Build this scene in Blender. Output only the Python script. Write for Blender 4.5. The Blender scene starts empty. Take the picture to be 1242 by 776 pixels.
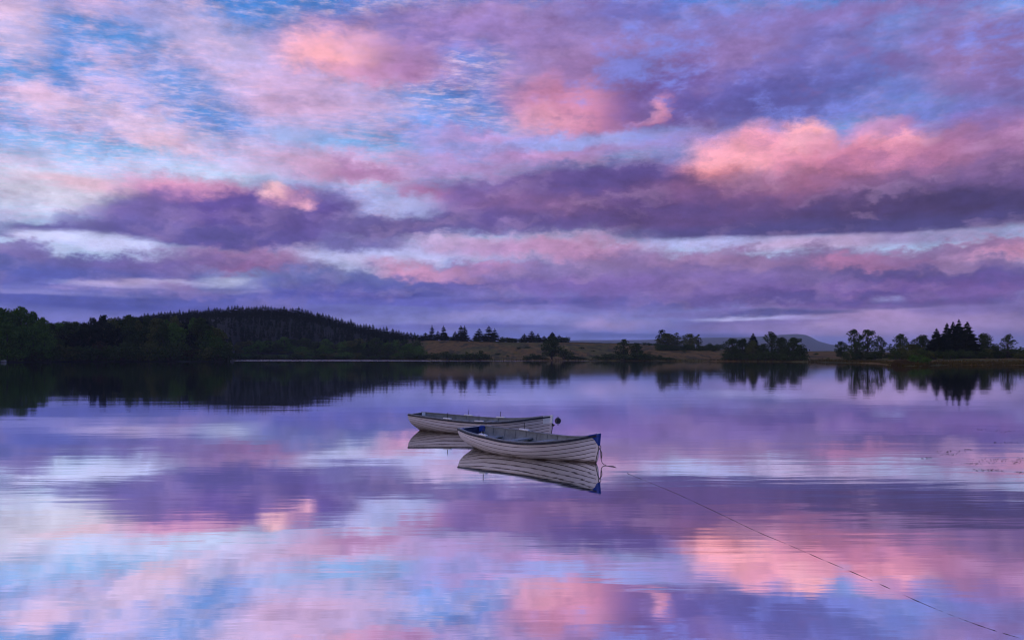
import bpy, bmesh, math, random
import numpy as np
from mathutils import Vector, Matrix

# ------------------------------------------------------------------ photograph geometry
FX, CX, HY = 966.0, 621.0, 432.5      # focal length, centre column and horizon row of the 1242 x 776 photo
CAM_H = 2.7                           # eye height above the water, metres


def px2ray(px, py):
    return (px - CX) / FX, (HY - py) / FX


def on_water(px, py):
    Y = CAM_H * FX / (py - HY)
    return (px - CX) / FX * Y, Y


def top_z(py, Y):
    return CAM_H + (HY - py) / FX * Y


def srgb(c):
    c = c / 255.0
    return c / 12.92 if c <= 0.04045 else ((c + 0.055) / 1.055) ** 2.4


def lin(r, g, b):
    return (srgb(r), srgb(g), srgb(b))


sc = bpy.context.scene
COL = sc.collection
sc.render.engine = 'CYCLES'
sc.view_settings.view_transform = 'Standard'
sc.view_settings.look = 'None'
sc.view_settings.gamma = 1.0
sc.view_settings.use_curve_mapping = False
sc.view_settings.exposure = 0.0
sc.cycles.use_denoising = True
sc.cycles.filter_width = 1.15
sc.cycles.denoising_prefilter = 'ACCURATE'
sc.cycles.use_adaptive_sampling = True
sc.cycles.adaptive_threshold = 0.02
sc.cycles.adaptive_min_samples = 16
sc.cycles.max_bounces = 8
sc.cycles.volume_bounces = 2
sc.cycles.diffuse_bounces = 2
sc.cycles.glossy_bounces = 4
sc.cycles.transparent_max_bounces = 8
sc.cycles.caustics_reflective = False
sc.cycles.caustics_refractive = False

cam_d = bpy.data.cameras.new('camera')
cam = bpy.data.objects.new('camera', cam_d)
COL.objects.link(cam)
cam.location = (0, 0, CAM_H)
cam.rotation_euler = (math.radians(90), 0, 0)
cam_d.sensor_width = 36.0
cam_d.lens = FX / 1242.0 * 36.0
cam_d.shift_y = (HY - 388.0) / 1242.0
cam_d.clip_start = 0.1
cam_d.clip_end = 40000.0
sc.camera = cam


# ------------------------------------------------------------------ node helper
class NT:
    def __init__(self, tree):
        self.t = tree

    def n(self, typ, ins=None, **props):
        nd = self.t.nodes.new(typ)
        for k, v in props.items():
            setattr(nd, k, v)
        for k, v in (ins or {}).items():
            s = nd.inputs[k]
            if isinstance(v, bpy.types.NodeSocket):
                self.t.links.new(v, s)
            else:
                s.default_value = v
        return nd

    def math(self, op, a, b=0.0, c=0.0, clamp=False):
        return self.n('ShaderNodeMath', {0: a, 1: b, 2: c}, operation=op, use_clamp=clamp).outputs[0]

    def vm(self, op, a, b=(0, 0, 0), out=0):
        return self.n('ShaderNodeVectorMath', {0: a, 1: b}, operation=op).outputs[out]

    def scale(self, a, s):
        return self.n('ShaderNodeVectorMath', {0: a, 'Scale': s}, operation='SCALE').outputs[0]

    def mr(self, v, a, b, c, d, typ='LINEAR'):
        return self.n('ShaderNodeMapRange', {0: v, 1: a, 2: b, 3: c, 4: d}, interpolation_type=typ).outputs[0]

    def mix(self, f, a, b, blend='MIX'):
        def c4(c):
            return c if isinstance(c, bpy.types.NodeSocket) else (c[0], c[1], c[2], 1.0)
        return self.n('ShaderNodeMix', {0: f, 6: c4(a), 7: c4(b)}, data_type='RGBA', blend_type=blend).outputs[2]

    def noise(self, v, scale, detail=4.0, rough=0.5, lac=2.0, dist=0.0):
        return self.n('ShaderNodeTexNoise', {'Vector': v, 'Scale': scale, 'Detail': detail, 'Roughness': rough,
                                             'Lacunarity': lac, 'Distortion': dist}, noise_dimensions='3D')


# ------------------------------------------------------------------ sky: Nishita air with procedural dusk clouds
world = bpy.data.worlds.new('World')
sc.world = world
world.use_nodes = True
world.node_tree.nodes.clear()
W = NT(world.node_tree)
SKY_STRENGTH = 0.1
SUN_EL, SUN_ROT = math.radians(3.0), math.radians(-115.0)


HAZE, HAZE_TOP = 0.4e-4, 375.0        # density and height of the dusk haze that lies under this sky
HAZE_GLOW = (0.23, 0.20, 0.49)       # light that haze scatters in; colours below are as seen through it


def clear(l, e):
    T = math.exp(-HAZE * (HAZE_TOP - CAM_H) / math.sin(max(e, 0.028)))
    return tuple(max((v - (1 - T) * g) / T, v * 0.3) for v, g in zip(l, HAZE_GLOW))


def sky_rgb(r, g, b, e=0.3):
    return tuple(v / SKY_STRENGTH for v in clear(lin(r, g, b), e))


D = W.n('ShaderNodeTexCoord').outputs['Generated']
sep = W.n('ShaderNodeSeparateXYZ', {0: D})
dx, dy, dz = sep.outputs
az = W.math('ARCTAN2', dx, dy)
el = W.math('ARCSINE', dz)
P0 = W.n('ShaderNodeCombineXYZ', {0: az, 1: el}).outputs[0]

nish = W.n('ShaderNodeTexSky', sky_type='NISHITA')
nish.sun_disc = False
nish.sun_elevation = SUN_EL
nish.sun_rotation = SUN_ROT
nish.air_density = 1.0
nish.dust_density = 0.6
nish.ozone_density = 3.0

# turbulence fields on the direction sphere
Dk = W.n('ShaderNodeMapping', {0: D, 'Scale': (1, 1, 1.9)}).outputs[0]
Ds = W.n('ShaderNodeMapping', {0: D, 'Scale': (1, 1, 5.5), 'Location': (3.1, 1.7, 0.4)}).outputs[0]
nF = W.noise(Dk, 25.0, 6.0, 0.66)
nS = W.noise(Dk, 5.0, 6.0, 0.5)
nT = W.noise(Ds, 4.5, 7.0, 0.62)


def warped(nz, ax, ay):
    o = W.vm('SUBTRACT', nz.outputs['Color'], (0.5, 0.5, 0.5))
    o = W.vm('MULTIPLY', o, (ax, ay, 0.0))
    return W.vm('ADD', P0, o)


PW = {'c': warped(nF, 0.050, 0.036), 'f': warped(nF, 0.070, 0.050), 's': warped(nS, 0.13, 0.06), 't': warped(nT, 0.22, 0.030)}

# clear air: paler towards the horizon
elp = W.mr(el, 0.0, 0.46, 0.0, 1.0)
ramp = W.n('ShaderNodeValToRGB', {0: elp})
cr = ramp.color_ramp
stops = [(0.0, (122, 122, 186)), (0.10, (130, 128, 194)), (0.22, (176, 188, 232)), (0.42, (168, 194, 236)),
         (0.62, (112, 160, 228)), (1.0, (72, 128, 216))]
while len(cr.elements) < len(stops):
    cr.elements.new(0.5)
for e, (p, c) in zip(cr.elements, stops):
    e.position = p
    e.color = (*clear(lin(*c), p * 0.46), 1)
air = W.mix(1.0, ramp.outputs[0], (1.0 / SKY_STRENGTH,) * 3, 'MULTIPLY')
col = W.mix(0.94, nish.outputs[0], air)

# rippled high cloud, lying on a flat deck so that it tightens towards the horizon
zc = W.math('MAXIMUM', dz, 0.05)
deck = W.n('ShaderNodeCombineXYZ', {0: W.math('DIVIDE', dx, zc), 1: W.math('DIVIDE', dy, zc)}).outputs[0]
deckr = W.n('ShaderNodeMapping', {0: deck, 'Rotation': (0, 0, math.radians(-28)), 'Scale': (13.0, 19.0, 1.0)}).outputs[0]
rip = W.noise(deckr, 1.0, 5.0, 0.68, 2.1, 0.15).outputs[0]
deckv = W.noise(W.n('ShaderNodeMapping', {0: deck, 'Scale': (0.9, 1.3, 1.0), 'Location': (4.3, 2.2, 0)}).outputs[0], 1.2, 8.0, 0.66, 2.0, 0.3).outputs[0]
left = W.mr(az, -0.06, 0.22, 1.0, 0.35, 'SMOOTHSTEP')
elm = W.mr(el, 0.10, 0.20, 0.0, 1.0, 'SMOOTHSTEP')
vn = W.math('ADD', deckv, W.math('MULTIPLY', W.math('SUBTRACT', rip, 0.5), 0.38))
veil = W.math('MULTIPLY', W.mr(vn, 0.385, 0.63, 0.0, 0.88, 'SMOOTHSTEP'), elm)
vcol = W.mix(W.mr(az, -0.25, 0.25, 0.0, 1.0, 'SMOOTHSTEP'), sky_rgb(206, 176, 222), sky_rgb(124, 116, 194))
vcol = W.mix(W.mr(nS.outputs[0], 0.35, 0.65, 0.0, 0.55, 'SMOOTHSTEP'), vcol, sky_rgb(172, 166, 222))
col = W.mix(veil, col, vcol)
RIPPLE = W.math('MULTIPLY', W.math('MULTIPLY', W.mr(rip, 0.42, 0.72, 0.0, 0.75, 'SMOOTHSTEP'), W.math('MULTIPLY', left, W.mr(nS.outputs[0], 0.36, 0.6, 0.15, 0.95))), W.mr(el, 0.09, 0.18, 0.0, 1.0, 'SMOOTHSTEP'))

# cloud masses: centre, half-size, tilt (photo rows/columns turned into azimuth and elevation),
# colour, cover, edge softness, turbulence
BLOBS = """
# --- blue holes in the high veil
70 65 26 55 10 74 130 205 .75 .7 f
235 110 70 30 -20 80 135 208 .65 .8 f
272 140 36 17 -10 75 138 214 .95 .7 f
130 190 80 14 0 110 165 232 .6 .8 t
185 15 25 18 0 98 133 206 .6 .7 f
45 225 130 26 0 220 206 232 .75 .9 t
260 208 170 16 0 190 200 238 .7 .9 t
590 115 45 14 -8 99 141 217 .75 .8 f
540 160 55 26 -15 104 152 230 .8 .8 f
575 100 70 45 -15 102 114 192 .5 .9 s
450 242 110 20 0 179 179 238 .9 .8 t
720 165 130 12 2 140 160 228 .8 .8 t
830 205 70 22 0 150 162 226 .7 .8 t
20 155 40 20 0 111 141 214 .5 .9 t
===== ripple
# --- high pinks
15 25 48 36 -20 222 188 222 0.59 .8 f
55 118 46 13 -6 226 188 222 0.68 .7 f
170 145 62 15 -14 222 190 222 0.55 .8 f
260 52 75 34 -20 224 188 224 0.59 .8 f
205 172 50 10 -8 232 190 218 0.68 .7 f
300 175 70 22 0 212 180 222 0.51 .8 f
90 218 60 9 -4 228 184 210 0.68 .7 t
110 0 60 16 0 220 176 213 0.51 .8 f
340 110 60 40 0 216 176 216 0.47 .9 s
480 28 110 22 3 140 115 177 .8 .7 f
395 110 90 34 0 214 170 212 0.59 .8 s
435 64 105 28 -4 230 168 196 0.81 .55 f
402 68 44 18 -8 252 180 192 0.77 .8 f
505 62 50 24 10 138 108 171 .75 .8 f
470 85 80 12 0 178 130 186 .6 .8 f
360 205 70 10 0 196 172 218 .6 .8 f
425 200 90 18 -4 208 160 202 0.77 .6 f
440 207 50 10 0 166 122 175 .8 .8 f
# --- high centre and right
610 28 90 32 -8 167 134 199 .85 .7 f
690 12 70 22 0 156 128 189 .8 .7 f
770 20 70 30 0 114 107 183 .8 .8 f
930 55 150 45 0 139 120 184 .85 .7 f
850 75 100 36 -10 131 110 178 .8 .7 f
920 60 60 26 0 156 126 185 .75 .8 f
990 110 170 48 4 106 101 175 .85 .8 s
990 60 60 36 0 115 111 185 .7 .8 f
1120 75 38 45 30 122 138 214 .6 .9 f
1090 112 60 10 0 118 124 204 .4 .9 f
1180 60 80 50 -14 148 116 174 .9 .7 f
1210 110 60 30 0 140 114 177 .8 .7 f
1060 5 190 14 0 141 118 183 .8 .8 f
1150 130 90 14 0 115 121 196 .7 .8 t
730 60 110 30 -6 151 126 187 .8 .8 f
740 105 125 52 -12 156 122 178 .95 .55 f
690 130 75 32 -14 208 142 182 .95 .6 f
660 142 40 16 0 220 158 190 .8 .7 f
800 118 60 46 0 118 92 160 .9 .6 f
880 115 80 26 0 102 95 169 .8 .8 f
802 130 11 16 -24 212 148 184 .8 .9 f
788 142 18 6 10 196 138 182 .7 .9 f
720 170 120 9 3 176 146 206 .7 .8 t
600 168 90 12 -4 190 148 204 .8 .8 f
640 192 110 12 6 157 126 182 .8 .7 f
540 195 60 18 -4 178 140 198 .7 .8 f
860 178 60 10 -6 172 152 212 .6 .8 f
===== broken
# --- great right-hand cumulus
700 168 110 8 3 150 164 230 .75 .8 c
835 198 60 18 0 150 160 226 .7 .8 c
660 186 60 7 0 190 146 200 .7 .8 c
1010 235 420 50 0 112 89 147 .98 .26 c
670 232 165 33 7 116 93 157 .98 .3 c
760 225 110 34 6 99 83 146 .9 .6 c
560 235 70 20 -6 126 101 163 .85 .6 c
1140 185 130 36 4 169 124 169 .95 .5 c
1210 160 90 26 0 164 120 171 .85 .6 c
935 185 62 34 -12 236 162 190 .97 .4 c
885 198 50 28 -20 240 168 190 .95 .5 c
985 170 32 28 0 244 174 194 .97 .35 c
1072 172 50 28 4 234 162 190 .97 .4 c
1020 188 60 22 0 206 134 172 .9 .6 c
1110 188 60 18 0 190 128 172 .8 .7 c
880 212 46 12 -14 244 158 166 .7 .8 c
960 222 110 22 -4 159 108 146 .9 .7 c
870 235 110 22 0 137 97 140 .85 .8 c
1130 225 140 26 4 114 92 144 .85 .8 c
1150 252 150 26 0 77 68 112 .95 .6 c
1000 258 170 18 0 92 75 124 .9 .7 c
780 252 150 20 0 104 83 141 .9 .7 c
655 243 70 14 0 138 104 155 .75 .8 c
515 232 32 10 -6 169 118 166 .85 .6 c
1000 274 280 10 0 91 83 141 .9 .7 t
590 265 110 14 0 107 91 156 .9 .6 c
# --- pale gap below it
880 292 135 7 0 183 183 238 .85 .6 t
1010 290 110 8 0 191 161 204 .8 .7 t
470 305 90 19 0 187 187 240 .95 .5 t
560 298 70 9 0 176 160 212 .8 .7 t
1140 283 120 8 0 138 129 181 .7 .8 t
# --- left cumulus
235 234 85 20 -6 214 150 192 .9 .5 c
275 264 150 35 0 108 92 164 1.0 .24 c
340 250 95 30 6 111 95 160 .9 .6 c
262 233 60 14 4 202 146 188 .75 .7 c
295 257 135 27 7 106 88 160 .97 .28 c
180 256 50 24 0 125 109 174 .8 .6 c
335 258 50 18 10 109 93 158 .9 .6 c
60 275 75 9 0 114 103 168 .9 .5 c
150 270 70 12 0 119 107 172 .85 .6 c
470 272 85 16 0 109 95 158 .95 .5 c
430 292 60 10 0 105 93 160 .85 .6 c
335 229 16 9 0 246 194 210 .85 .8 c
350 236 24 8 12 214 156 194 .5 .9 c
372 241 14 7 0 234 176 204 .8 .8 c
230 280 130 14 0 104 95 162 .85 .7 c
120 291 80 8 -3 195 195 242 .95 .5 t
70 286 40 5 0 199 199 240 .7 .6 t
# --- left middle bands
100 325 185 23 0 106 105 173 .98 .26 f
25 298 40 12 0 129 115 177 .9 .5 f
295 309 100 13 2 154 114 168 .9 .6 f
210 318 130 14 0 121 105 170 .8 .7 f
330 322 70 8 0 148 108 164 .8 .7 f
60 330 110 12 0 98 102 181 .8 .7 t
200 342 120 5 0 203 203 242 .9 .6 t
310 339 70 6 0 205 205 242 .85 .6 t
415 311 50 8 -4 189 189 240 .9 .6 t
150 338 60 5 0 193 171 218 .7 .7 t
# --- lower centre
670 296 70 16 0 188 142 188 .92 .6 f
735 303 60 13 4 178 134 182 .9 .6 f
600 298 50 12 0 178 140 192 .8 .8 f
560 290 60 8 0 192 160 206 .7 .7 f
480 316 60 8 -4 206 178 216 .7 .8 t
620 340 210 26 0 110 103 176 .97 .4 f
520 327 62 9 -6 200 148 190 .85 .6 f
600 322 46 8 0 190 138 186 .7 .7 f
780 318 140 18 2 141 118 172 .9 .6 f
680 330 120 10 0 144 125 183 .8 .7 f
400 338 100 16 0 110 112 177 .95 .5 f
420 350 130 12 0 96 95 174 .85 .7 f
# --- lower right
1000 336 320 32 0 106 93 150 .97 .4 f
900 313 150 12 0 150 120 171 .9 .6 f
1065 316 80 9 -2 186 130 178 .85 .6 f
1215 296 80 12 0 193 138 180 .9 .6 f
1140 302 90 9 6 141 116 168 .85 .6 f
1170 318 90 10 0 133 110 164 .85 .7 f
860 330 120 12 0 135 115 173 .8 .7 f
1080 345 240 16 0 104 90 156 .9 .6 f
870 345 30 8 0 131 115 172 .5 .8 f
# --- low haze bands
150 362 290 22 0 106 103 185 .9 .5 t
120 350 110 5 0 138 131 195 .8 .7 t
215 352 22 9 0 154 129 192 .8 .7 f
330 362 150 10 0 99 97 180 .7 .8 t
80 378 150 8 0 130 128 198 .8 .7 t
620 382 340 28 0 130 127 195 .92 .5 t
600 378 60 8 0 144 136 199 .7 .8 f
480 366 130 10 0 104 101 185 .8 .7 t
770 362 150 10 0 115 103 174 .8 .7 t
740 392 50 10 0 150 133 192 .8 .8 f
1070 385 190 24 0 155 133 189 .95 .6 t
1050 382 60 9 0 172 140 194 .5 .8 t
1190 375 80 14 0 123 108 174 .8 .7 t
920 392 110 12 0 110 103 172 .9 .6 t
910 380 60 3 0 171 168 224 .8 .6 t
940 374 80 4 0 94 90 154 .9 .6 t
985 389 20 3 0 160 142 192 .7 .6 t
1150 405 180 12 0 116 108 176 .85 .7 t
600 412 420 14 0 115 115 189 .9 .6 t
150 405 300 14 0 106 103 187 .8 .7 t

60 352 120 3 -1 149 144 206 .75 .6 t
170 371 130 3 0 89 88 170 .8 .6 t
250 351 60 3 1 148 142 199 .7 .6 t
400 372 120 4 0 126 127 195 .7 .6 t
430 354 90 5 1 89 88 169 .8 .6 t
500 349 60 3 0 118 113 182 .7 .6 f
40 396 100 4 0 94 93 172 .7 .7 t
560 393 120 4 0 106 103 180 .7 .6 t
650 372 90 3 0 126 115 185 .7 .6 t
700 362 140 5 0 101 95 167 .8 .6 t
820 376 70 3 0 126 113 180 .7 .6 t
1100 362 160 6 0 98 84 150 .8 .6 t
1000 366 90 3 0 126 105 169 .7 .6 t
1180 350 60 5 3 131 107 167 .7 .7 f
1215 388 60 8 0 140 122 180 .7 .7 f
1010 402 60 4 0 133 119 180 .7 .6 t
880 404 60 4 0 101 99 167 .8 .6 t
760 404 90 3 0 101 101 170 .7 .6 t
1050 352 230 12 0 126 97 166 .75 .8 f
850 340 130 14 0 133 110 178 .7 .8 f
1060 392 170 12 0 159 137 195 .75 .8 t
700 345 120 12 0 132 106 176 .6 .8 f
100 364 230 15 0 96 98 174 .75 .7 t
60 352 60 3 0 140 134 200 .6 .7 t
230 352 40 5 0 150 132 196 .6 .8 f
330 372 120 6 0 110 106 180 .7 .7 t
100 384 160 5 0 124 120 192 .6 .7 t
492 243 42 11 0 168 172 224 .8 .8 f
1000 356 130 7 0 98 88 154 .75 .8 f
1110 150 120 8 0 110 104 186 .5 .9 f
"""


def blob(col, cx, cy, rx, ry, rot, r, g, b, op, soft, kind):
    u, v = px2ray(cx, cy + 4)
    a = math.atan(u)
    e = math.atan(v / math.sqrt(1 + u * u))
    u2, v2 = px2ray(cx, cy + 5)
    ky = e - math.atan(v2 / math.sqrt(1 + u * u))
    kx = math.atan(px2ray(cx + 1, cy)[0]) - a
    m = W.n('ShaderNodeMapping', {0: PW[kind], 'Location': (a, e, 0), 'Rotation': (0, 0, math.radians(rot)),
                                  'Scale': (rx * kx, ry * ky, 1.0)}, vector_type='TEXTURE').outputs[0]
    d = W.vm('LENGTH', m, out=1)
    f = W.mr(d, 1.0 - soft, 1.0 + soft, op, 0.0, 'SMOOTHSTEP')
    return W.mix(f, col, sky_rgb(r, g, b, e))


nb = 0
PB = PW
for ln in BLOBS.strip().splitlines():
    if ln.startswith('===== ripple'):          # the rippled sheet lies above the cumulus
        col = W.mix(RIPPLE, col, sky_rgb(222, 196, 230))
        continue
    if ln.startswith('===== broken'):          # ragged breaks in the violet sheet on the right
        rgt = W.math('MULTIPLY', W.mr(az, -0.10, 0.16, 0.0, 1.0, 'SMOOTHSTEP'), W.mr(el, 0.20, 0.29, 0.0, 1.0, 'SMOOTHSTEP'))
        brk = W.math('ADD', W.math('MULTIPLY', deckv, 0.6), W.math('MULTIPLY', nF.outputs[0], 0.4))
        col = W.mix(W.math('MULTIPLY', W.mr(brk, 0.49, 0.62, 0.0, 0.75, 'SMOOTHSTEP'), rgt), col, sky_rgb(122, 132, 212))
        col = W.mix(W.math('MULTIPLY', W.mr(brk, 0.47, 0.36, 0.0, 0.55, 'SMOOTHSTEP'), rgt), col, sky_rgb(152, 118, 186))
        continue
    ln = ln.split('#')[0].split()
    if not ln:
        continue
    *v, kind = ln
    nb += 1
    if nb % 10 == 1:                    # evaluate the masses ten at a time
        cv = W.vm('SCALE', col)
        cv.node.inputs['Scale'].default_value = 1e-9
        PW = {k: W.vm('ADD', q, cv) for k, q in PB.items()}
    col = blob(col, *[float(q) for q in v], kind)

# relief: the side of each billow turned to the afterglow (up and to the left) is warmer and lighter
Dr = W.n('ShaderNodeMapping', {0: PB['f'], 'Scale': (1.0, 2.1, 1.0)}).outputs[0]
ra = W.noise(Dr, 11.0, 5.0, 0.55).outputs[0]
rb = W.noise(W.vm('ADD', Dr, (-0.012, 0.030, 0.0)), 11.0, 5.0, 0.55).outputs[0]
rel = W.math('SUBTRACT', ra, rb)
band_ = W.math('MULTIPLY', W.mr(el, 0.03, 0.08, 0.35, 1.0), W.mr(el, 0.24, 0.36, 1.0, 0.45))
lit = W.math('MULTIPLY', W.mr(rel, 0.01, 0.16, 0.0, 0.17), band_)
dim = W.math('MULTIPLY', W.mr(rel, -0.01, -0.16, 0.0, 0.21), band_)
col = W.mix(lit, col, sky_rgb(208, 172, 214))
col = W.mix(dim, col, sky_rgb(92, 84, 152))

# billow shading inside the cloud and a little streaking
sh = W.math('ADD', W.mr(nF.outputs[0], 0.3, 0.7, -0.20, 0.20), W.mr(nT.outputs[0], 0.3, 0.7, -0.12, 0.12))
sh = W.math('ADD', sh, 1.0)
col = W.mix(1.0, col, W.n('ShaderNodeCombineColor', {0: sh, 1: sh, 2: sh}).outputs[0], 'MULTIPLY')

# dusk contrast: bright gaps and deep cloud bases, tilted a little from magenta to blue
gm = W.n('ShaderNodeGamma', {0: col, 1: 1.12}).outputs[0]
kk = 1.15 * 10 ** -0.12
col = W.mix(1.0, gm, (kk * 0.985, kk * 1.03, kk * 0.945), 'MULTIPLY')
bg = W.n('ShaderNodeBackground', {0: col, 1: SKY_STRENGTH})
wo = W.n('ShaderNodeOutputWorld', {0: bg.outputs[0]})
world.cycles.sampling_method = 'MANUAL'
world.cycles.sample_map_resolution = 512

sun_d = bpy.data.lights.new('sun', 'SUN')
sun_d.energy = 0.45
sun_d.angle = math.radians(20)
sun_d.color = (1.0, 0.72, 0.66)
sun = bpy.data.objects.new('sun', sun_d)
COL.objects.link(sun)
sun.location = (-30, -30, 40)
_sd = Vector((math.sin(SUN_ROT) * math.cos(SUN_EL + 0.14), math.cos(SUN_ROT) * math.cos(SUN_EL + 0.14), math.sin(SUN_EL + 0.14)))
sun.rotation_euler = _sd.to_track_quat('Z', 'Y').to_euler()


# ------------------------------------------------------------------ materials
def new_mat(name):
    m = bpy.data.materials.new(name)
    m.use_nodes = True
    m.node_tree.nodes.clear()
    return m, NT(m.node_tree)


def pmat(name, base, rough=0.7, var=0.25, scale=8.0, metallic=0.0, spec=0.3, second=None, bump=0.0):
    """procedural paint / wood / cloth: two tones broken up by noise"""
    m, N = new_mat(name)
    tc = N.n('ShaderNodeTexCoord').outputs['Object']
    nz = N.noise(tc, scale, 6.0, 0.6).outputs[0]
    a = tuple(min(1.0, c * (1 - var)) for c in base)
    b = second or tuple(min(1.0, c * (1 + var)) for c in base)
    c = N.mix(N.mr(nz, 0.32, 0.68, 0.0, 1.0), a, b)
    ins = {'Base Color': c, 'Roughness': rough, 'Metallic': metallic, 'Specular IOR Level': spec}
    if bump:
        ins['Normal'] = N.n('ShaderNodeBump', {'Height': nz, 'Strength': bump, 'Distance': 0.01}).outputs[0]
    p = N.n('ShaderNodeBsdfPrincipled', ins)
    N.n('ShaderNodeOutputMaterial', {0: p.outputs[0]})
    return m


def mesh_obj(name, verts, faces, mats, parent=None, fmat=None, smooth=False):
    me = bpy.data.meshes.new(name)
    me.from_pydata([tuple(v) for v in verts], [], [tuple(f) for f in faces])
    for m in (mats if isinstance(mats, (list, tuple)) else [mats]):
        me.materials.append(m)
    if fmat is not None:
        me.polygons.foreach_set('material_index', np.asarray(fmat, np.int32))
    if smooth:
        me.polygons.foreach_set('use_smooth', np.ones(len(me.polygons), bool))
    me.update()
    o = bpy.data.objects.new(name, me)
    COL.objects.link(o)
    if parent:
        o.parent = parent
    return o


def tag(o, label, cat, group=None):
    o['label'] = label
    o['category'] = cat
    if group:
        o['group'] = group
    return o


def empty(name, loc, rz=0.0):
    o = bpy.data.objects.new(name, None)
    o.empty_display_size = 0.2
    COL.objects.link(o)
    o.location = loc
    o.rotation_euler = (0, 0, rz)
    return o


# ------------------------------------------------------------------ water: a still loch with faint ripples
wm, M = new_mat('lake_water')
pos = M.n('ShaderNodeNewGeometry').outputs['Position']
sp = M.n('ShaderNodeSeparateXYZ', {0: pos})
wx, wy, _ = sp.outputs
rip1 = M.noise(M.n('ShaderNodeMapping', {0: pos, 'Scale': (0.17, 1.25, 1.0), 'Rotation': (0, 0, 0.07)}).outputs[0], 1.0, 3.0, 0.5, 2.0, 0.35)
rip2 = M.noise(M.n('ShaderNodeMapping', {0: pos, 'Scale': (0.35, 0.9, 1.0)}).outputs[0], 0.35, 3.0, 0.5)
rip3 = M.noise(M.n('ShaderNodeMapping', {0: pos, 'Scale': (1.2, 5.0, 1.0)}).outputs[0], 1.0, 2.0, 0.5)
# catspaws: where the breeze touches the surface
paw = M.noise(M.n('ShaderNodeMapping', {0: pos, 'Scale': (0.020, 0.085, 1.0), 'Location': (0.37, 0.1, 0)}).outputs[0], 1.0, 3.0, 0.5).outputs[0]
pawm = M.mr(paw, 0.46, 0.72, 0.06, 0.7, 'SMOOTHSTEP')
right = M.mr(wx, 0.0, 9.0, 0.25, 1.0, 'SMOOTHSTEP')
band = M.math('MULTIPLY', M.mr(wy, 11.0, 14.0, 0.0, 1.0, 'SMOOTHSTEP'), M.mr(wy, 19.0, 32.0, 1.0, 0.0, 'SMOOTHSTEP'))
amp = M.math('ADD', pawm, M.math('MULTIPLY', M.math('MULTIPLY', band, right), 0.7))
h = M.math('ADD', M.math('MULTIPLY', rip1.outputs[0], amp), M.math('MULTIPLY', rip2.outputs[0], 1.1))
h = M.math('ADD', h, M.math('MULTIPLY', rip3.outputs[0], 0.10))
bmp = M.n('ShaderNodeBump', {'Height': h, 'Strength': 1.0, 'Distance': 0.007})
# a breeze line under the far shore
brz = M.noise(M.n('ShaderNodeMapping', {0: pos, 'Scale': (0.004, 0.03, 1.0)}).outputs[0], 1.0, 3.0, 0.5).outputs[0]
sq = M.math('ADD', wy, M.math('MULTIPLY', brz, 90.0))
far_line = M.math('MULTIPLY', M.mr(sq, 555.0, 600.0, 0.0, 1.0), M.mr(wx, 120.0, 40.0, 0.0, 1.0))
rgh = M.math('ADD', 0.03, M.math('MULTIPLY', far_line, 0.22))
gl = M.n('ShaderNodeBsdfGlossy', {0: (0.95, 0.97, 0.985, 1), 1: rgh, 'Normal': bmp.outputs[0]}, distribution='GGX')
M.n('ShaderNodeOutputMaterial', {0: gl.outputs[0]})
_u = 1.5
wat = mesh_obj('lake_water', [(-_u * 22, -38, 0), (_u * 22, -38, 0), (_u * 760, 700, 0), (-_u * 760, 700, 0)], [(0, 1, 2, 3)], wm)
wat['kind'] = 'structure'


# ------------------------------------------------------------------ the land round the loch, one sheet
def ss(a, b, x):
    t = np.clip((x - a) / (b - a), 0, 1)
    return t * t * (3 - 2 * t)


_sh = np.array([(-600, 300), (-200, 330), (0, 375), (55, 388), (75, 410), (160, 418), (268, 430), (279, 470), (288, 600), (420, 610),
                (560, 560), (700, 545), (800, 500), (870, 470), (930, 430), (985, 400), (1030, 350), (1062, 318), (1076, 262),
                (1086, 229), (1124, 227), (1136, 252), (1242, 250), (1500, 240), (1900, 220)], float)
_cr = np.array([(-600, 900, 30), (-200, 900, 30), (0, 900, 34), (150, 900, 39.5), (180, 900, 42), (240, 900, 46), (300, 900, 50), (340, 900, 49.3),
                (370, 900, 46), (400, 900, 39.5), (420, 900, 34), (450, 880, 27), (480, 850, 21.5), (510, 800, 19.5), (540, 800, 19.0),
                (640, 800, 17.2), (700, 800, 16.8), (760, 750, 15.0), (800, 700, 12.0), (870, 650, 8.8), (930, 600, 6.2), (1000, 600, 7.0),
                (1050, 550, 6.0), (1100, 500, 5.0), (1150, 480, 4.8), (1242, 480, 5.0), (1500, 480, 6), (1900, 480, 8)], float)


def hash2(ix, iy, k):
    v = np.sin(ix * 127.1 + iy * 311.7 + k * 74.7) * 43758.5453
    return v - np.floor(v)


def vnoise(x, y, k=0):
    x = np.asarray(x, float)
    y = np.asarray(y, float)
    ix, iy = np.floor(x), np.floor(y)
    fx, fy = x - ix, y - iy
    fx = fx * fx * (3 - 2 * fx)
    fy = fy * fy * (3 - 2 * fy)
    a = hash2(ix, iy, k) * (1 - fx) + hash2(ix + 1, iy, k) * fx
    b = hash2(ix, iy + 1, k) * (1 - fx) + hash2(ix + 1, iy + 1, k) * fx
    return a * (1 - fy) + b * fy - 0.5


def shore_Y(px):
    return np.interp(px, _sh[:, 0], _sh[:, 1])


# photo outline of the far flat-topped mountain and the long ridge on its left (column, row), 12 km away
MT_Y = 12000.0
_mt = np.array([(-600, 420), (520, 421), (600, 415), (690, 413.5), (780, 413), (860, 410), (905, 409.5), (925, 408.5), (946, 406.6),
                (966, 405.4), (978, 406.8), (984, 409.4), (993, 414.3), (1008, 418.3), (1040, 421), (1120, 425), (1300, 424), (1900, 420)], float)


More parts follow.
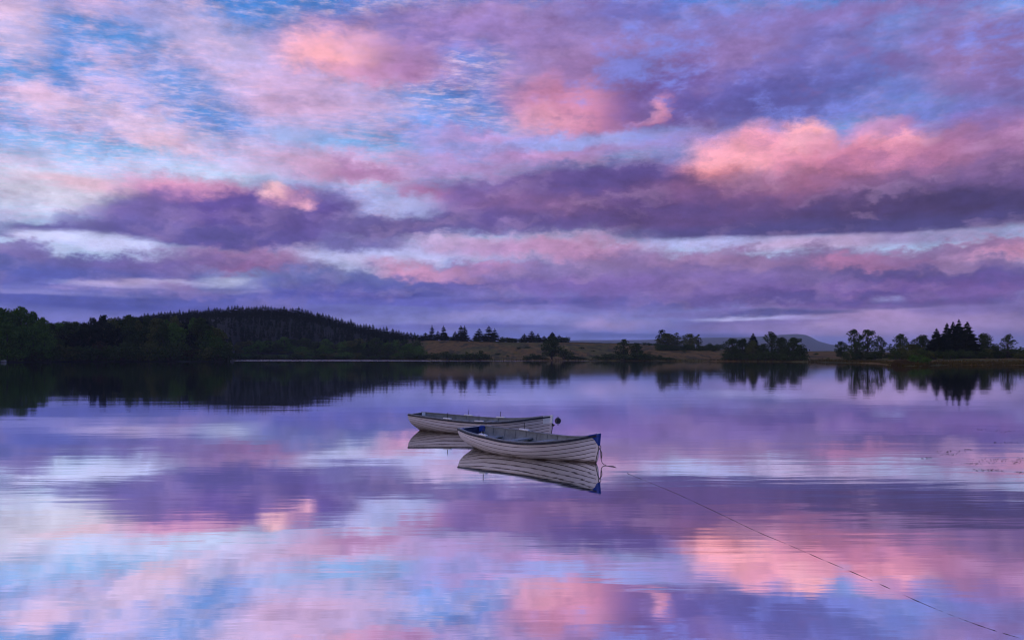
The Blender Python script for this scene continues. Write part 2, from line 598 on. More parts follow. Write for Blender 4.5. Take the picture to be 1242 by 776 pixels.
def ground(X, Y):
    X = np.asarray(X, float)
    Y = np.asarray(Y, float)
    px = CX + FX * X / np.maximum(Y, 60.0)
    d = Y - shore_Y(px) - 5.0 * vnoise(px / 17.0, Y * 0, 3)
    cy = np.interp(px, _cr[:, 0], _cr[:, 1])
    cz = np.interp(px, _cr[:, 0], _cr[:, 2])
    sY = shore_Y(px)
    t = np.clip(d / np.maximum(cy - sY, 40), 0, 1)
    rise = cz * (0.55 * t + 0.45 * ss(0, 1, t))
    bank = 0.7 * ss(0, 7, d)
    z = np.where(d > 0, bank + np.maximum(rise - 0.7, 0) * ss(0, 25, d), -1.6 * ss(0, -14, d) - 0.05)
    z = z - np.where(Y > cy, (cz * 0.45) * ss(0, 500, Y - cy), 0)
    z = z + np.where(d > 4, 0.7 * vnoise(X / 23.0, Y / 31.0, 1) + 0.35 * vnoise(X / 6.0, Y / 9.0, 2), 0) * ss(4, 30, d)
    # side and near shores that close the loch round the camera
    us = np.abs(X / (Y + 60.0))
    side = ss(1.02, 1.2, us + 0.06 * vnoise(X / 30.0, Y / 30.0, 5))
    z = np.where(side > 0, np.maximum(z, -1.6 + side * 4.5), z)
    near = ss(3.4, -1.2, Y + 0.6 * vnoise(X / 3.0, Y / 3.0, 6))
    z = np.where(near > 0, np.maximum(z, -1.6 + near * 2.6 + 0.02 * np.maximum(-Y, 0)), z)
    # the mountain
    my = np.interp(px, _mt[:, 0], _mt[:, 1])
    mz = CAM_H + (HY - my) / FX * MT_Y
    k = np.where(Y < MT_Y, ss(8200, MT_Y, Y), ss(MT_Y + 3500, MT_Y, Y))
    z = z + np.where(Y > 8100, mz * k * (1.0 + 0.10 * vnoise(X / 800.0, Y / 1400.0, 8) * (1 - k)), 0)
    return z


_rows = np.concatenate([np.linspace(-40, 12, 40), np.geomspace(16, 205, 34), np.arange(210, 640, 2.5), np.arange(640, 960, 6.0),
                        np.geomspace(980, 8000, 30), np.linspace(8200, 16000, 40)])
_us = np.concatenate([np.linspace(-1.5, -0.72, 40, endpoint=False), np.linspace(-0.72, 0.72, 480), np.linspace(0.72, 1.5, 41)[1:]])
_Y, _U = np.meshgrid(_rows, _us, indexing='ij')
_X = _U * (_Y + 60.0)
_Z = ground(_X, _Y)
nr, nc = _Y.shape
_idx = np.arange(nr * nc).reshape(nr, nc)
_f = np.stack([_idx[:-1, :-1], _idx[:-1, 1:], _idx[1:, 1:], _idx[1:, :-1]], -1).reshape(-1, 4)
tm, M = new_mat('moorland')
pos = M.n('ShaderNodeNewGeometry').outputs['Position']
n1 = M.noise(M.n('ShaderNodeMapping', {0: pos, 'Scale': (1, 0.30, 1)}).outputs[0], 0.020, 6.0, 0.62, 2.0, 0.6).outputs[0]
n2 = M.noise(M.n('ShaderNodeMapping', {0: pos, 'Scale': (1, 0.16, 1)}).outputs[0], 0.13, 6.0, 0.68).outputs[0]
n3 = M.noise(M.n('ShaderNodeMapping', {0: pos, 'Scale': (1, 0.3, 1)}).outputs[0], 0.6, 4.0, 0.65).outputs[0]
c = M.mix(M.mr(n1, 0.44, 0.56, 0, 1, 'SMOOTHSTEP'), (0.150, 0.078, 0.012), (0.088, 0.072, 0.008))     # bracken / moor grass
c = M.mix(M.mr(n2, 0.50, 0.62, 0, 0.9, 'SMOOTHSTEP'), c, (0.032, 0.030, 0.005))                      # rushes
c = M.mix(M.mr(n2, 0.43, 0.33, 0, 0.8, 'SMOOTHSTEP'), c, (0.22, 0.14, 0.03))                      # bleached grass
c = M.mix(M.mr(n3, 0.48, 0.66, 0, 0.7), c, (0.022, 0.025, 0.008))
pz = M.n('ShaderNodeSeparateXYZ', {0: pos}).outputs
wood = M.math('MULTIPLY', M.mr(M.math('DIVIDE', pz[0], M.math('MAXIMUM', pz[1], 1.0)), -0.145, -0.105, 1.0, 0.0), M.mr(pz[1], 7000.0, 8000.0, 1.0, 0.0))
c = M.mix(wood, c, (0.010, 0.012, 0.006))                                                            # dark wood floor
rock = M.mr(pz[1], 7000.0, 8000.0, 0.0, 1.0)
c = M.mix(rock, c, (0.022, 0.026, 0.028))
bp = M.n('ShaderNodeBump', {'Height': n2, 'Strength': 0.6, 'Distance': 0.6})
pr = M.n('ShaderNodeBsdfPrincipled', {'Base Color': c, 'Roughness': 0.95, 'Specular IOR Level': 0.1, 'Normal': bp.outputs[0]})
M.n('ShaderNodeOutputMaterial', {0: pr.outputs[0]})
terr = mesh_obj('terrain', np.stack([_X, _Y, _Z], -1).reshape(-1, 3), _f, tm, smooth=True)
terr['kind'] = 'structure'


def at_px(px, Y):
    X = (px - CX) / FX * Y
    return float(X), float(Y), float(ground(X, Y))


# ------------------------------------------------------------------ haze between here and the mountain
hm, M = new_mat('haze')
vol = M.n('ShaderNodeVolumePrincipled', {'Color': (0.86, 0.91, 1.0, 1), 'Density': HAZE, 'Anisotropy': 0.0})
M.n('ShaderNodeOutputMaterial', {'Volume': vol.outputs[0]})
hx, hy0, hy1, hz0, hz1 = 26000.0, -80.0, 16500.0, -3.6, HAZE_TOP
hv = [(x, y, z) for z in (hz0, hz1) for y in (hy0, hy1) for x in (-hx, hx)]
haze = mesh_obj('haze', hv, [(0, 2, 3, 1), (4, 5, 7, 6), (0, 1, 5, 4), (2, 6, 7, 3), (0, 4, 6, 2), (1, 3, 7, 5)], hm)
haze['kind'] = 'stuff'
haze['label'] = 'thin violet dusk haze over the loch and the far hills'


# ------------------------------------------------------------------ trees
def fol_mat(name, dark, light, rand=0.35):
    m, N = new_mat(name)
    tc = N.n('ShaderNodeNewGeometry').outputs['Position']
    oi = N.n('ShaderNodeObjectInfo').outputs['Random']
    nz = N.noise(tc, 0.55, 4.0, 0.6).outputs[0]
    f = N.math('ADD', N.mr(nz, 0.3, 0.7, 0.0, 1.0 - rand), N.math('MULTIPLY', oi, rand))
    c = N.mix(f, dark, light)
    d = N.n('ShaderNodeBsdfDiffuse', {0: c, 1: 0.5})
    t = N.n('ShaderNodeBsdfTranslucent', {0: c})
    mx = N.n('ShaderNodeMixShader', {0: 0.18, 1: d.outputs[0], 2: t.outputs[0]})
    N.n('ShaderNodeOutputMaterial', {0: mx.outputs[0]})
    return m


F_GREEN = fol_mat('leaf_green', (0.045, 0.098, 0.014), (0.105, 0.180, 0.030))
F_DARK = fol_mat('leaf_dark', (0.024, 0.042, 0.010), (0.070, 0.098, 0.024))
F_OLIVE = fol_mat('leaf_olive', (0.055, 0.066, 0.014), (0.130, 0.138, 0.034))
F_RUST = fol_mat('leaf_rust', (0.034, 0.026, 0.013), (0.068, 0.046, 0.022))
F_CON = fol_mat('needle_dark', (0.007, 0.013, 0.006), (0.024, 0.036, 0.016))
BARK = pmat('bark', (0.06, 0.048, 0.036), 0.9, 0.4, 3.0)

rng = np.random.default_rng(11)


def leaf_quads(P, size, r, flat=0.0):
    """random leaf-sprays: one folded quad at each point"""
    n = len(P)
    a = r.normal(size=(n, 3))
    a /= np.linalg.norm(a, axis=1)[:, None]
    a[:, 2] *= (1 - flat)
    b = np.cross(a, r.normal(size=(n, 3)))
    b /= np.linalg.norm(b, axis=1)[:, None] + 1e-9
    s = (size * r.uniform(0.6, 1.35, n))[:, None]
    V = np.stack([P - a * s, P + b * s * 0.55, P + a * s, P - b * s * 0.6], 1).reshape(-1, 3)
    F = np.arange(4 * n).reshape(n, 4)
    return V, F


def tube(pts, radii, seg=6):
    V, F = [], []
    pts = [np.array(p, float) for p in pts]
    for i, p in enumerate(pts):
        t = pts[min(i + 1, len(pts) - 1)] - pts[max(i - 1, 0)]
        t /= np.linalg.norm(t) + 1e-12
        u = np.cross(t, [0, 0, 1.0] if abs(t[2]) < 0.9 else [1.0, 0, 0])
        u /= np.linalg.norm(u)
        w = np.cross(t, u)
        for k in range(seg):
            q = 2 * math.pi * k / seg
            V.append(p + radii[i] * (math.cos(q) * u + math.sin(q) * w))
    for i in range(len(pts) - 1):
        for k in range(seg):
            F.append((i * seg + k, i * seg + (k + 1) % seg, (i + 1) * seg + (k + 1) % seg, (i + 1) * seg + k))
    F.append(tuple(range(seg - 1, -1, -1)))
    F.append(tuple((len(pts) - 1) * seg + k for k in range(seg)))
    return np.array(V), F


def merge(parts):
    V, F, o = [], [], 0
    for v, f in parts:
        V.append(np.asarray(v, float))
        F += [tuple(int(i) + o for i in q) for q in f]
        o += len(v)
    return np.concatenate(V), F


def broadleaf(seed, wid, z0, nclump, nleaf, size, sparse=0.0, lean=0.0):
    """unit-height tree: (trunk parts, crown points) with separate leafy boughs"""
    r = np.random.default_rng(seed)
    tr = []
    top = 0.80
    tr.append(tube([(0, 0, -0.03), (0.006, 0.004, 0.2), (lean * 0.5 + 0.01, -0.008, 0.5), (lean, 0, top)], [0.026, 0.02, 0.013, 0.005]))
    P = []
    for k in range(nclump):
        q = 2 * math.pi * (k * 0.381966 + r.uniform(-0.08, 0.08))
        tt = r.uniform(0.02, 0.93) if k % 4 == 3 else (k + 0.5) / nclump * 0.93
        zz = z0 + (1 - z0) * (0.10 + 0.78 * tt) - 0.03
        prof = (1 - abs(2 * (tt * 0.95 + 0.02) ** 0.85 - 0.86) ** 2.1 * 0.80)
        rad = wid * max(prof, 0.12) * (r.uniform(0.15, 0.5) if k % 3 == 0 else r.uniform(0.5, 0.92))
        if tt > 0.80:
            rad *= 0.62
        c = np.array([rad * math.cos(q) + lean * zz, rad * math.sin(q), zz])
        br = wid * r.uniform(0.26, 0.46) * (0.8 if tt > 0.8 else 1.0)
        st = np.array([lean * zz * 0.6, 0, max(0.10, zz - 0.2)])
        tr.append(tube([st, (st + c) / 2 + np.array([0, 0, 0.015]), c], [0.009, 0.006, 0.002], 4))
        n = int(nleaf * r.uniform(0.7, 1.3))
        d = r.normal(size=(n, 3))
        d /= np.linalg.norm(d, axis=1)[:, None]
        rr = r.uniform(0.25, 1.0, n) ** 0.6
        p = c + d * (rr * br)[:, None] * np.array([1, 1, 0.72])
        if sparse:
            p = p[r.uniform(size=n) > sparse]
        P.append(p)
    P = np.concatenate(P)
    P = P[P[:, 2] > z0 * 0.4]
    P[:, 2] *= 1.0 / np.percentile(P[:, 2], 99.7)
    V, F = leaf_quads(P, size, r)
    return merge(tr), (V, F.tolist())


def conifer(seed, wid, z0=0.06, whorls=30, per=8, full=1.0, gap=0.0):
    r = np.random.default_rng(seed)
    tr = tube([(0, 0, -0.03), (0, 0, 0.4), (0.002, 0, 0.98)], [0.020, 0.013, 0.002])
    V, F = [], []
    for i in range(whorls):
        t = (i + r.uniform(0, 1.0)) / whorls
        z = z0 + (0.985 - z0) * t
        R = wid * (1 - t) ** 0.8 * (0.55 + 0.45 * min(1, t * 6)) + 0.008
        for k in range(per):
            z += r.uniform(-0.5, 0.5) / whorls
            if r.uniform() < gap:
                continue
            q = 2 * math.pi * (k / per + r.uniform(-0.07, 0.07)) + i * 1.3
            L = R * r.uniform(0.62, 1.12) * full
            dr = r.uniform(0.10, 0.34) * L
            o = len(V)
            cs, sn = math.cos(q), math.sin(q)
            w = L * r.uniform(0.20, 0.32)
            tip = np.array([L * cs, L * sn, z - dr])
            mid = np.array([0.55 * L * cs, 0.55 * L * sn, z - dr * 0.25])
            sd = np.array([-sn, cs, 0])
            V += [np.array([0, 0, z + 0.012]), mid + sd * w - np.array([0, 0, w * 0.5]), tip, mid - sd * w - np.array([0, 0, w * 0.5]),
                  mid - np.array([0, 0, w * 1.2 + 0.006])]
            F += [(o, o + 1, o + 2), (o, o + 2, o + 3), (o, o + 4, o + 2)]
    V += [np.array([-0.006, 0, 0.93]), np.array([0.006, 0, 0.93]), np.array([0, 0, 1.0]), np.array([0, 0.006, 0.93])]
    o = len(V) - 4
    F += [(o, o + 1, o + 2), (o + 1, o + 3, o + 2), (o + 3, o, o + 2)]
    return tr, (np.array(V), F)


def bush(seed, wid, nclump, nleaf, size):
    r = np.random.default_rng(seed)
    tr, P = [], []
    for k in range(nclump):
        q = 2 * math.pi * r.uniform()
        zz = r.uniform(0.12, 0.74)
        rad = wid * math.sqrt(r.uniform()) * (1 - zz * 0.55)
        c = np.array([rad * math.cos(q), rad * math.sin(q), zz])
        tr.append(tube([(c[0] * 0.2, c[1] * 0.2, -0.05), c * 0.6, c], [0.03, 0.02, 0.006], 4))
        d = r.normal(size=(nleaf, 3))
        d /= np.linalg.norm(d, axis=1)[:, None]
        P.append(c + d * (r.uniform(0.2, 1, nleaf) ** 0.6 * 0.27)[:, None] * np.array([1.15, 1.15, 0.9]))
    P = np.concatenate(P)
    P[:, 2] = np.clip(P[:, 2], 0.0, 1.0)
    V, F = leaf_quads(P, size, r)
    return merge(tr), (V, F.tolist())


def mk(name, geo):
    out = []
    for nm, (v, f) in (('trunk', geo[0]), ('crown', geo[1])):
        me = bpy.data.meshes.new(name + '_' + nm)
        me.from_pydata([tuple(q) for q in v], [], [tuple(q) for q in f])
        me.update()
        out.append(me)
    return out


PROTO = {}
for i in range(6):
    PROTO['broad', i] = broadleaf(100 + i, 0.30 + 0.03 * (i % 3), 0.05 + 0.03 * (i % 2), 40, 80, 0.024)
for i in range(3):
    PROTO['loose', i] = broadleaf(200 + i, 0.26, 0.12, 26, 60, 0.024, 0.2, 0.03 * (i - 1))
for i in range(3):
    PROTO['thin', i] = broadleaf(240 + i, 0.15, 0.16, 20, 40, 0.022, 0.3)
for i in range(2):
    PROTO['pine', i] = broadleaf(260 + i, 0.30, 0.20, 24, 66, 0.022, 0.1, 0.03 - 0.06 * i)
for i in range(5):
    PROTO['conifer', i] = conifer(300 + i, 0.17 + 0.02 * i, 0.05, 28, 8)
for i in range(3):
    PROTO['spire', i] = conifer(340 + i, 0.22 + 0.02 * i, 0.05, 58, 10, 1.0, 0.10)
for i in range(5):
    PROTO['bush', i] = bush(400 + i, 0.42 + 0.05 * i, 14, 60, 0.055)
MESHES = {k: mk(k[0], g) for k, g in PROTO.items()}
KIND_NAME = {'broad': 'broadleaf_tree', 'loose': 'broadleaf_tree', 'thin': 'birch_tree', 'pine': 'scots_pine', 'conifer': 'conifer_tree',
             'spire': 'conifer_tree', 'bush': 'bush'}
PNAMES = {'bush': ('stem', 'foliage')}
_coloured = {}


def tree_mesh(kind, var, mat):
    key = (kind, var, mat.name)
    if key not in _coloured:
        t, c = MESHES[kind, var]
        t, c = t.copy(), c.copy()
        t.materials.append(BARK)
        c.materials.append(mat)
        _coloured[key] = (t, c)
    return _coloured[key]


_cnt = [0]


def tree(kind, px, top, Y, wpx, mat, label, group=None, name=None, cat=None, base=None):
    """a tree whose crown top stands at photo row `top` seen from the camera, `wpx` photo pixels wide, Y metres off"""
    _cnt[0] += 1
    nvar = len([k for k in MESHES if k[0] == kind])
    var = _cnt[0] * 7 % nvar
    x, y, z = at_px(px, Y)
    H = top_z(top, Y) - z
    H = max(H, 0.5)
    Wd = wpx / FX * Y
    mt = MESHES[kind, var][1]
    co = np.empty(len(mt.vertices) * 3)
    mt.vertices.foreach_get('co', co)
    co = co.reshape(-1, 3)
    w0 = np.percentile(co[:, 0], 97) - np.percentile(co[:, 0], 3)
    o = empty(name or KIND_NAME[kind], (x, y, z), (_cnt[0] * 2.399) % 6.283)
    o.scale = (Wd / w0, Wd / w0, H)
    t, c = tree_mesh(kind, var, mat)
    for nm, me in zip(PNAMES.get(kind, ('trunk', 'crown')), (t, c)):
        q = bpy.data.objects.new(nm, me)
        COL.objects.link(q)
        q.parent = o
    tag(o, label, cat or ('bush' if kind == 'bush' else 'tree'), group)
    return o


R = random.Random(5)

# ---- the wood on the left-hand shore
TOPS = [(-60, 378), (-20, 376), (0, 374), (12, 377), (25, 373), (40, 379), (52, 385), (60, 392), (72, 386), (92, 388), (110, 387), (127, 384), (142, 387), (155, 382), (168, 387),
        (180, 384), (195, 387), (208, 385), (218, 386), (230, 387), (240, 385), (250, 390), (262, 398), (270, 407), (277, 416)]
tpx = np.array(TOPS, float)


def prof(px):
    return float(np.interp(px, tpx[:, 0], tpx[:, 1]))


G1 = 'fresh green broadleaf trees at the left edge'
for px, top, dY, w in [(-26, 377, 16, 34), (-8, 375, 26, 30), (2, 374, 22, 28), (16, 376, 30, 26), (26, 373, 24, 27), (40, 379, 20, 24), (50, 386, 12, 22),
                       (-14, 392, 8, 26), (8, 393, 8, 26), (24, 396, 7, 26), (40, 398, 8, 24), (54, 403, 6, 18)]:
    tree('broad', px, top, float(shore_Y(px)) + dY, w, F_GREEN, 'tall fresh green broadleaf tree in the clump at the left edge of the shore', G1)
for px in np.arange(-40, 58, 7.0):
    tree('bush', float(px), R.uniform(417, 425), float(shore_Y(px)) + R.uniform(5, 9), R.uniform(16, 22), R.choice([F_GREEN, F_DARK, F_RUST]),
         'low bush at the waterline under the tall green trees at the left edge', 'bushes under the left green trees')
G2 = 'dark broadleaf trees of the wood on the left shore'
px = 62.0
while px < 262:
    tree('broad', px, prof(px) + R.uniform(-2.0, 5), float(shore_Y(px)) + R.uniform(34, 52), R.uniform(15, 25), R.choice([F_DARK, F_DARK, F_CON, F_GREEN, F_OLIVE]),
         'dark broadleaf tree standing at the back of the left shore wood', G2)
    px += R.uniform(8.5, 12.5)
px = 64.0
while px < 266:
    tree('broad', px, prof(px) + R.uniform(5, 18), float(shore_Y(px)) + R.uniform(16, 26), R.uniform(15, 25), R.choice([F_DARK, F_OLIVE, F_CON, F_DARK, F_GREEN]),
         'dark broadleaf tree standing in the middle of the left shore wood', G2)
    px += R.uniform(9, 13)
G3 = 'low trees along the front of the left shore wood'
px = 58.0
while px < 272:
    m = R.choice([F_OLIVE, F_DARK, F_DARK, F_RUST])
    tree('bush', px, max(prof(px) + 14, R.uniform(412, 423)), float(shore_Y(px)) + R.uniform(6, 12), R.uniform(20, 30), m,
         'low bushy tree at the waterline in front of the left shore wood', G3)
    px += R.uniform(9, 13)
tree('broad', 262, 398, 452, 26, F_OLIVE, 'rounded olive broadleaf tree ending the left shore wood at its right tip', None)
tree('broad', 243, 386, 448, 26, F_DARK, 'domed dark broadleaf tree one in from the right tip of the left shore wood', None)
tree('bush', 274, 412, 446, 16, F_DARK, 'small dark bush at the very tip of the wooded left shore', None)

# ---- conifers of the hill: the mass is a forest, those along its skyline are trees
HT = [(40, 389), (100, 388), (130, 386), (150, 384.5), (180, 380.5), (240, 375), (300, 371), (340, 371.5), (370, 375), (400, 382), (420, 387.5), (450, 394), (480, 400), (508, 405)]
ht = np.array(HT, float)
GS = 'conifers along the skyline of the wooded hill'
px = 122.0
while px < 512:
    top = float(np.interp(px, ht[:, 0], ht[:, 1])) + R.triangular(-3.2, 3.5, -0.2)
    Y = float(np.interp(px, _cr[:, 0], _cr[:, 1])) - R.uniform(2, 26)
    tree('conifer', px, top, Y, R.uniform(4.6, 7.2), F_CON, 'dark pointed conifer on the skyline of the wooded hill', GS)
    px += R.uniform(2.8, 4.6)
FV, FF = [], []
fo = 0
protoF = [conifer(900 + i, 0.2, 0.08, 13, 6) for i in range(4)]
rf = np.random.default_rng(77)
nfor = 0
while nfor < 2000:
    px = rf.uniform(-60, 512)
    Yc = float(np.interp(px, _cr[:, 0], _cr[:, 1]))
    lo = 650 if px > 280 else 560
    Y = rf.uniform(lo, Yc + 15) if nfor % 2 else rf.uniform(Yc - 70, Yc + 15)
    x, y, z = at_px(px, Y)
    lim = np.interp(px, [280, 330, 420, 470, 512], [690, 690, 700, 740, 775])
    if Y < lim and rf.uniform() < 0.85:
        continue
    H = rf.uniform(10.5, 14.5)
    tl = float(np.interp(px, ht[:, 0], ht[:, 1])) + (rf.uniform(1.2, 5) if px > 280 else rf.uniform(0.6, 3.5))
    H = min(H, top_z(tl, Y) - z)
    if H < 6:
        continue
    V, F = protoF[nfor % 4][1]
    a = rf.uniform(0, 6.28)
    ca, sa = math.cos(a), math.sin(a)
    w = H * rf.uniform(0.6, 0.95)
    VV = np.stack([(V[:, 0] * ca - V[:, 1] * sa) * w + x, (V[:, 0] * sa + V[:, 1] * ca) * w + y, V[:, 2] * H + z], 1)
    FV.append(VV)
    FF += [(a_ + fo, b_ + fo, c_ + fo) for a_, b_, c_ in F]
    fo += len(V)
    nfor += 1
forest = mesh_obj('conifer_forest', np.concatenate(FV), FF, F_CON)
forest['kind'] = 'stuff'
tag(forest, 'dense dark conifer plantation covering the far hillside', 'forest')

# ---- scrub between the plantation and the water
GB = 'scrub below the conifer plantation'
for row, (dY, t0, t1, step) in enumerate([(8, 425, 431, 10), (38, 418, 425, 11), (75, 410, 417, 12)]):
    px = 284.0 + 3 * row
    while px < 512 - 0 * row:
        k = 'broad' if (row and R.random() < 0.45) else 'bush'
        lim = float(np.interp(px, ht[:, 0], ht[:, 1])) + 5
        tree(k, px, max(R.uniform(t0, t1) - (2 if k == 'broad' else 0), lim), float(shore_Y(px)) + dY + R.uniform(-4, 9), R.uniform(11, 20),
             R.choice([F_OLIVE, F_DARK, F_DARK, F_GREEN]), 'dim bushy scrub tree between the conifer plantation and the water', GB)
        px += R.uniform(0.7, 1.3) * step

# ---- trees along the crest of the moor, one by one
CREST = [
    ('conifer', 516, 403, 10, 'small dark conifer at the right foot of the wooded hill'),
    ('conifer', 524, 394, 7, 'slim spired conifer standing first right of the wooded hill'),
    ('conifer', 531, 401, 8, 'short dark conifer between the two slim spires right of the hill'),
    ('conifer', 538, 394.5, 8, 'second slim spired conifer right of the wooded hill'),
    ('conifer', 552, 401, 7, 'short conifer just left of the twin-topped conifers on the moor crest'),
    ('conifer', 559, 394, 9, 'left one of the twin-topped conifers on the moor crest'),
    ('conifer', 563.5, 394.5, 9, 'right one of the twin-topped conifers on the moor crest'),
    ('conifer', 581, 398, 12, 'lone broad conifer left of the tall pair on the moor crest'),
    ('conifer', 593, 395, 13, 'widest conifer of the tall pair on the moor crest'),
    ('conifer', 600, 398, 9, 'narrow right-hand conifer of the tall pair on the moor crest'),
    ('broad', 618, 410, 20, 'low rounded tree in the crest hedge right of the tall conifers'),
    ('conifer', 636, 404.5, 9, 'small conifer left in the cluster left of the dark shore tree'),
    ('conifer', 645, 401, 11, 'tallest conifer in the cluster left of the dark shore tree'),
    ('conifer', 652.5, 404, 7, 'thin conifer right in the cluster left of the dark shore tree'),
    ('conifer', 660, 407, 10, 'squat conifer on the crest beside the dark shore tree'),
    ('spire', 670, 402.5, 10, 'spired conifer rising behind the dark shore tree'),
    ('conifer', 678, 406, 9, 'conifer on the crest just right of the dark shore tree'),
    ('broad', 684, 410, 12, 'last low tree of the crest before the bare moor'),
]
for k, px, top, w, lab in CREST:
    Y = float(np.interp(px, _cr[:, 0], _cr[:, 1])) - 8
    tree(k, px, top, Y, w, F_CON if k != 'broad' else F_DARK, lab)
GH = 'low hedge trees along the moor crest'
for px in list(np.arange(506, 690, 5.5)):
    Y = float(np.interp(px, _cr[:, 0], _cr[:, 1])) - R.uniform(-2, 12)
    tree('bush', float(px) + R.uniform(-2, 2), R.uniform(407.5, 411.5), Y, R.uniform(7, 12), F_DARK, 'low dark hedge tree along the crest of the brown moor', GH)
for px in list(np.arange(690, 800, 7.0)):
    Y = float(np.interp(px, _cr[:, 0], _cr[:, 1])) - R.uniform(-2, 12)
    tree('bush', float(px), R.uniform(414.5, 416.5), Y, R.uniform(7, 12), F_DARK, 'tiny low scrub bush along the bare crest of the moor', 'tiny scrub along the moor crest')

# ---- shore bushes and trees below the moor
tree('broad', 669, 408, 556, 21, F_DARK, 'full dark broadleaf tree at the water below the brown moor')
tree('bush', 686, 421, 566, 17, F_OLIVE, 'olive bush touching the right side of the dark shore tree')
SHORE = [(497, 427, 20), (512, 429, 18), (527, 427, 18), (541, 425, 18), (553, 428, 20), (567, 428, 20), (581, 427, 22), (591, 431, 12), (648, 427.5, 12), (641, 431, 14),
         (656, 430, 14), (695, 431, 16), (707, 433, 14), (727, 431, 20), (742, 428, 22), (760, 429, 26), (774, 426, 24), (789, 428, 22), (801, 432, 18), (811, 433, 14)]
for px, top, w in SHORE:
    tree('bush', px, top, float(shore_Y(px)) + R.uniform(6, 14), w, F_DARK, 'low dark waterside bush on the shore below the brown moor', 'waterside bushes below the moor')
tree('bush', 584, 423.5, 572, 7, F_DARK, 'small upright bush standing above the low shore scrub under the moor')
tree('loose', 757, 411.5, 545, 20, F_DARK, 'rounded dark tree above the shore scrub at the right of the moor')
tree('broad', 772, 416, 545, 12, F_DARK, 'smaller dark tree to the right of the rounded one above the shore scrub')
for k_, px in enumerate([566, 604, 616, 629, 640, 655, 694, 706, 719, 733, 748, 788, 800, 830, 848, 866, 990, 1004, 1016]):
    Y_ = float(shore_Y(px)) + R.uniform(45, 150)
    z_ = at_px(px, Y_)[2]
    tree('bush', px, HY - (z_ + R.uniform(0.9, 1.9) - CAM_H) / Y_ * FX, Y_, R.uniform(3.5, 7.5), R.choice([F_DARK, F_OLIVE]),
         'small low bush scattered on the open slope of the moor', 'small bushes scattered on the moor')
# cluster on the point right of the moor
CL = [
    ('pine', 803, 400, 640, 13, F_CON, 'tall dark tree leading the olive row left of centre mountain'),
    ('broad', 810, 404.5, 632, 24, F_OLIVE, 'olive dome-shaped tree beside the tall dark one'),
    ('thin', 821.5, 403.5, 640, 9, F_OLIVE, 'thin wispy tree between the two olive domes'),
    ('broad', 836, 405, 634, 19, F_OLIVE, 'second olive dome-shaped tree, right of the thin wispy one'),
    ('thin', 847, 405.5, 640, 8, F_OLIVE, 'pale slender tree at the right end of the olive row'),
    ('bush', 859, 415.5, 620, 10, F_DARK, 'dark round bush alone right of the olive row'),
    ('broad', 888, 410.5, 470, 20, F_DARK, 'broad dark tree at the left of the waterside grove under the mountain'),
    ('broad', 901, 411, 465, 15, F_DARK, 'dull middle tree next to the dark spire in the waterside grove'),
    ('spire', 913.5, 403.5, 472, 14, F_CON, 'dark spired tree of the waterside grove under the mountain'),
    ('broad', 914, 413, 455, 15, F_OLIVE, 'paler olive tree in front of the dark spire in the grove'),
    ('broad', 926, 417, 452, 12, F_DARK, 'short tree filling the dip in the middle of the waterside grove'),
    ('loose', 936, 402.5, 455, 20, F_DARK, 'tallest ragged dark tree of the waterside grove under the mountain'),
    ('broad', 948, 409.5, 450, 18, F_DARK, 'dark rounded tree right of the ragged tall one in the grove'),
    ('broad', 962, 409.5, 445, 21, F_DARK, 'big dark dome-shaped tree in front of the mountain foot'),
    ('bush', 973, 417, 440, 14, F_DARK, 'dark bush at the right tip of the waterside grove'),
    ('broad', 1020, 414, 440, 13, F_DARK, 'small solitary round tree right of the mountain'),
    ('pine', 1037, 399.5, 385, 19, F_DARK, 'open-crowned tall pine, left of the see-through pair'),
    ('pine', 1052, 400, 385, 22, F_DARK, 'open-crowned tall pine, right of the see-through pair'),
    ('loose', 1040, 414, 375, 18, F_DARK, 'leafy lower tree at the foot of the see-through pines'),
    ('loose', 1069, 408.5, 375, 13, F_DARK, 'small dark tree just right of the see-through pines'),
    ('thin', 1081, 417, 370, 7, F_DARK, 'tiny thin tree in the gap between the pines and the right grove'),
    ('broad', 1092, 405.5, 360, 18, F_DARK, 'dark egg-shaped tree at the left of the right-hand grove'),
    ('broad', 1106, 417, 350, 26, F_OLIVE, 'wide olive bushy tree in the middle of the right-hand grove'),
    ('broad', 1119, 406.5, 365, 19, F_DARK, 'dark rounded tree left of the single conifer in the right-hand grove'),
    ('spire', 1136, 398, 360, 17, F_CON, 'single dark conifer left of the tallest conifer stand'),
    ('spire', 1148.5, 391, 362, 15, F_CON, 'leftmost conifer of the tallest stand on the right'),
    ('spire', 1156, 389.5, 368, 15, F_CON, 'second conifer of the tallest stand on the right'),
    ('spire', 1163, 387, 365, 16, F_CON, 'highest conifer in the middle of the tallest stand'),
    ('spire', 1173, 389.5, 360, 21, F_CON, 'widest conifer at the right of the tallest stand'),
    ('broad', 1193, 404.5, 358, 19, F_DARK, 'dark egg-shaped tree right of the tallest conifer stand'),
    ('bush', 1209, 415.5, 360, 14, F_DARK, 'low dark tree between the egg-shaped tree and the last tree'),
    ('loose', 1222, 405.5, 355, 17, F_DARK, 'last tall tree near the right edge of the picture'),
    ('bush', 1239, 419.5, 350, 16, F_DARK, 'low bush cut by the right edge of the picture'),
    ('bush', 1112, 429, 236, 17, F_GREEN, 'round fresh green bush at the tip of the reedy spit'),
    ('bush', 1122, 432, 235, 13, F_GREEN, 'smaller green bush right of the round one on the reedy spit'),
]
for k, px, top, Y, w, m, lab in CL:
    tree(k, px, top, Y, w, m, lab)
for px in np.arange(1180, 1262, 6.5):
    tree('bush', float(px), R.uniform(421, 426), 352 + R.uniform(-8, 8), R.uniform(9, 15), R.choice([F_DARK, F_OLIVE]), 'low dark bush on the bank at the far right', 'bushes on the bank at the far right')
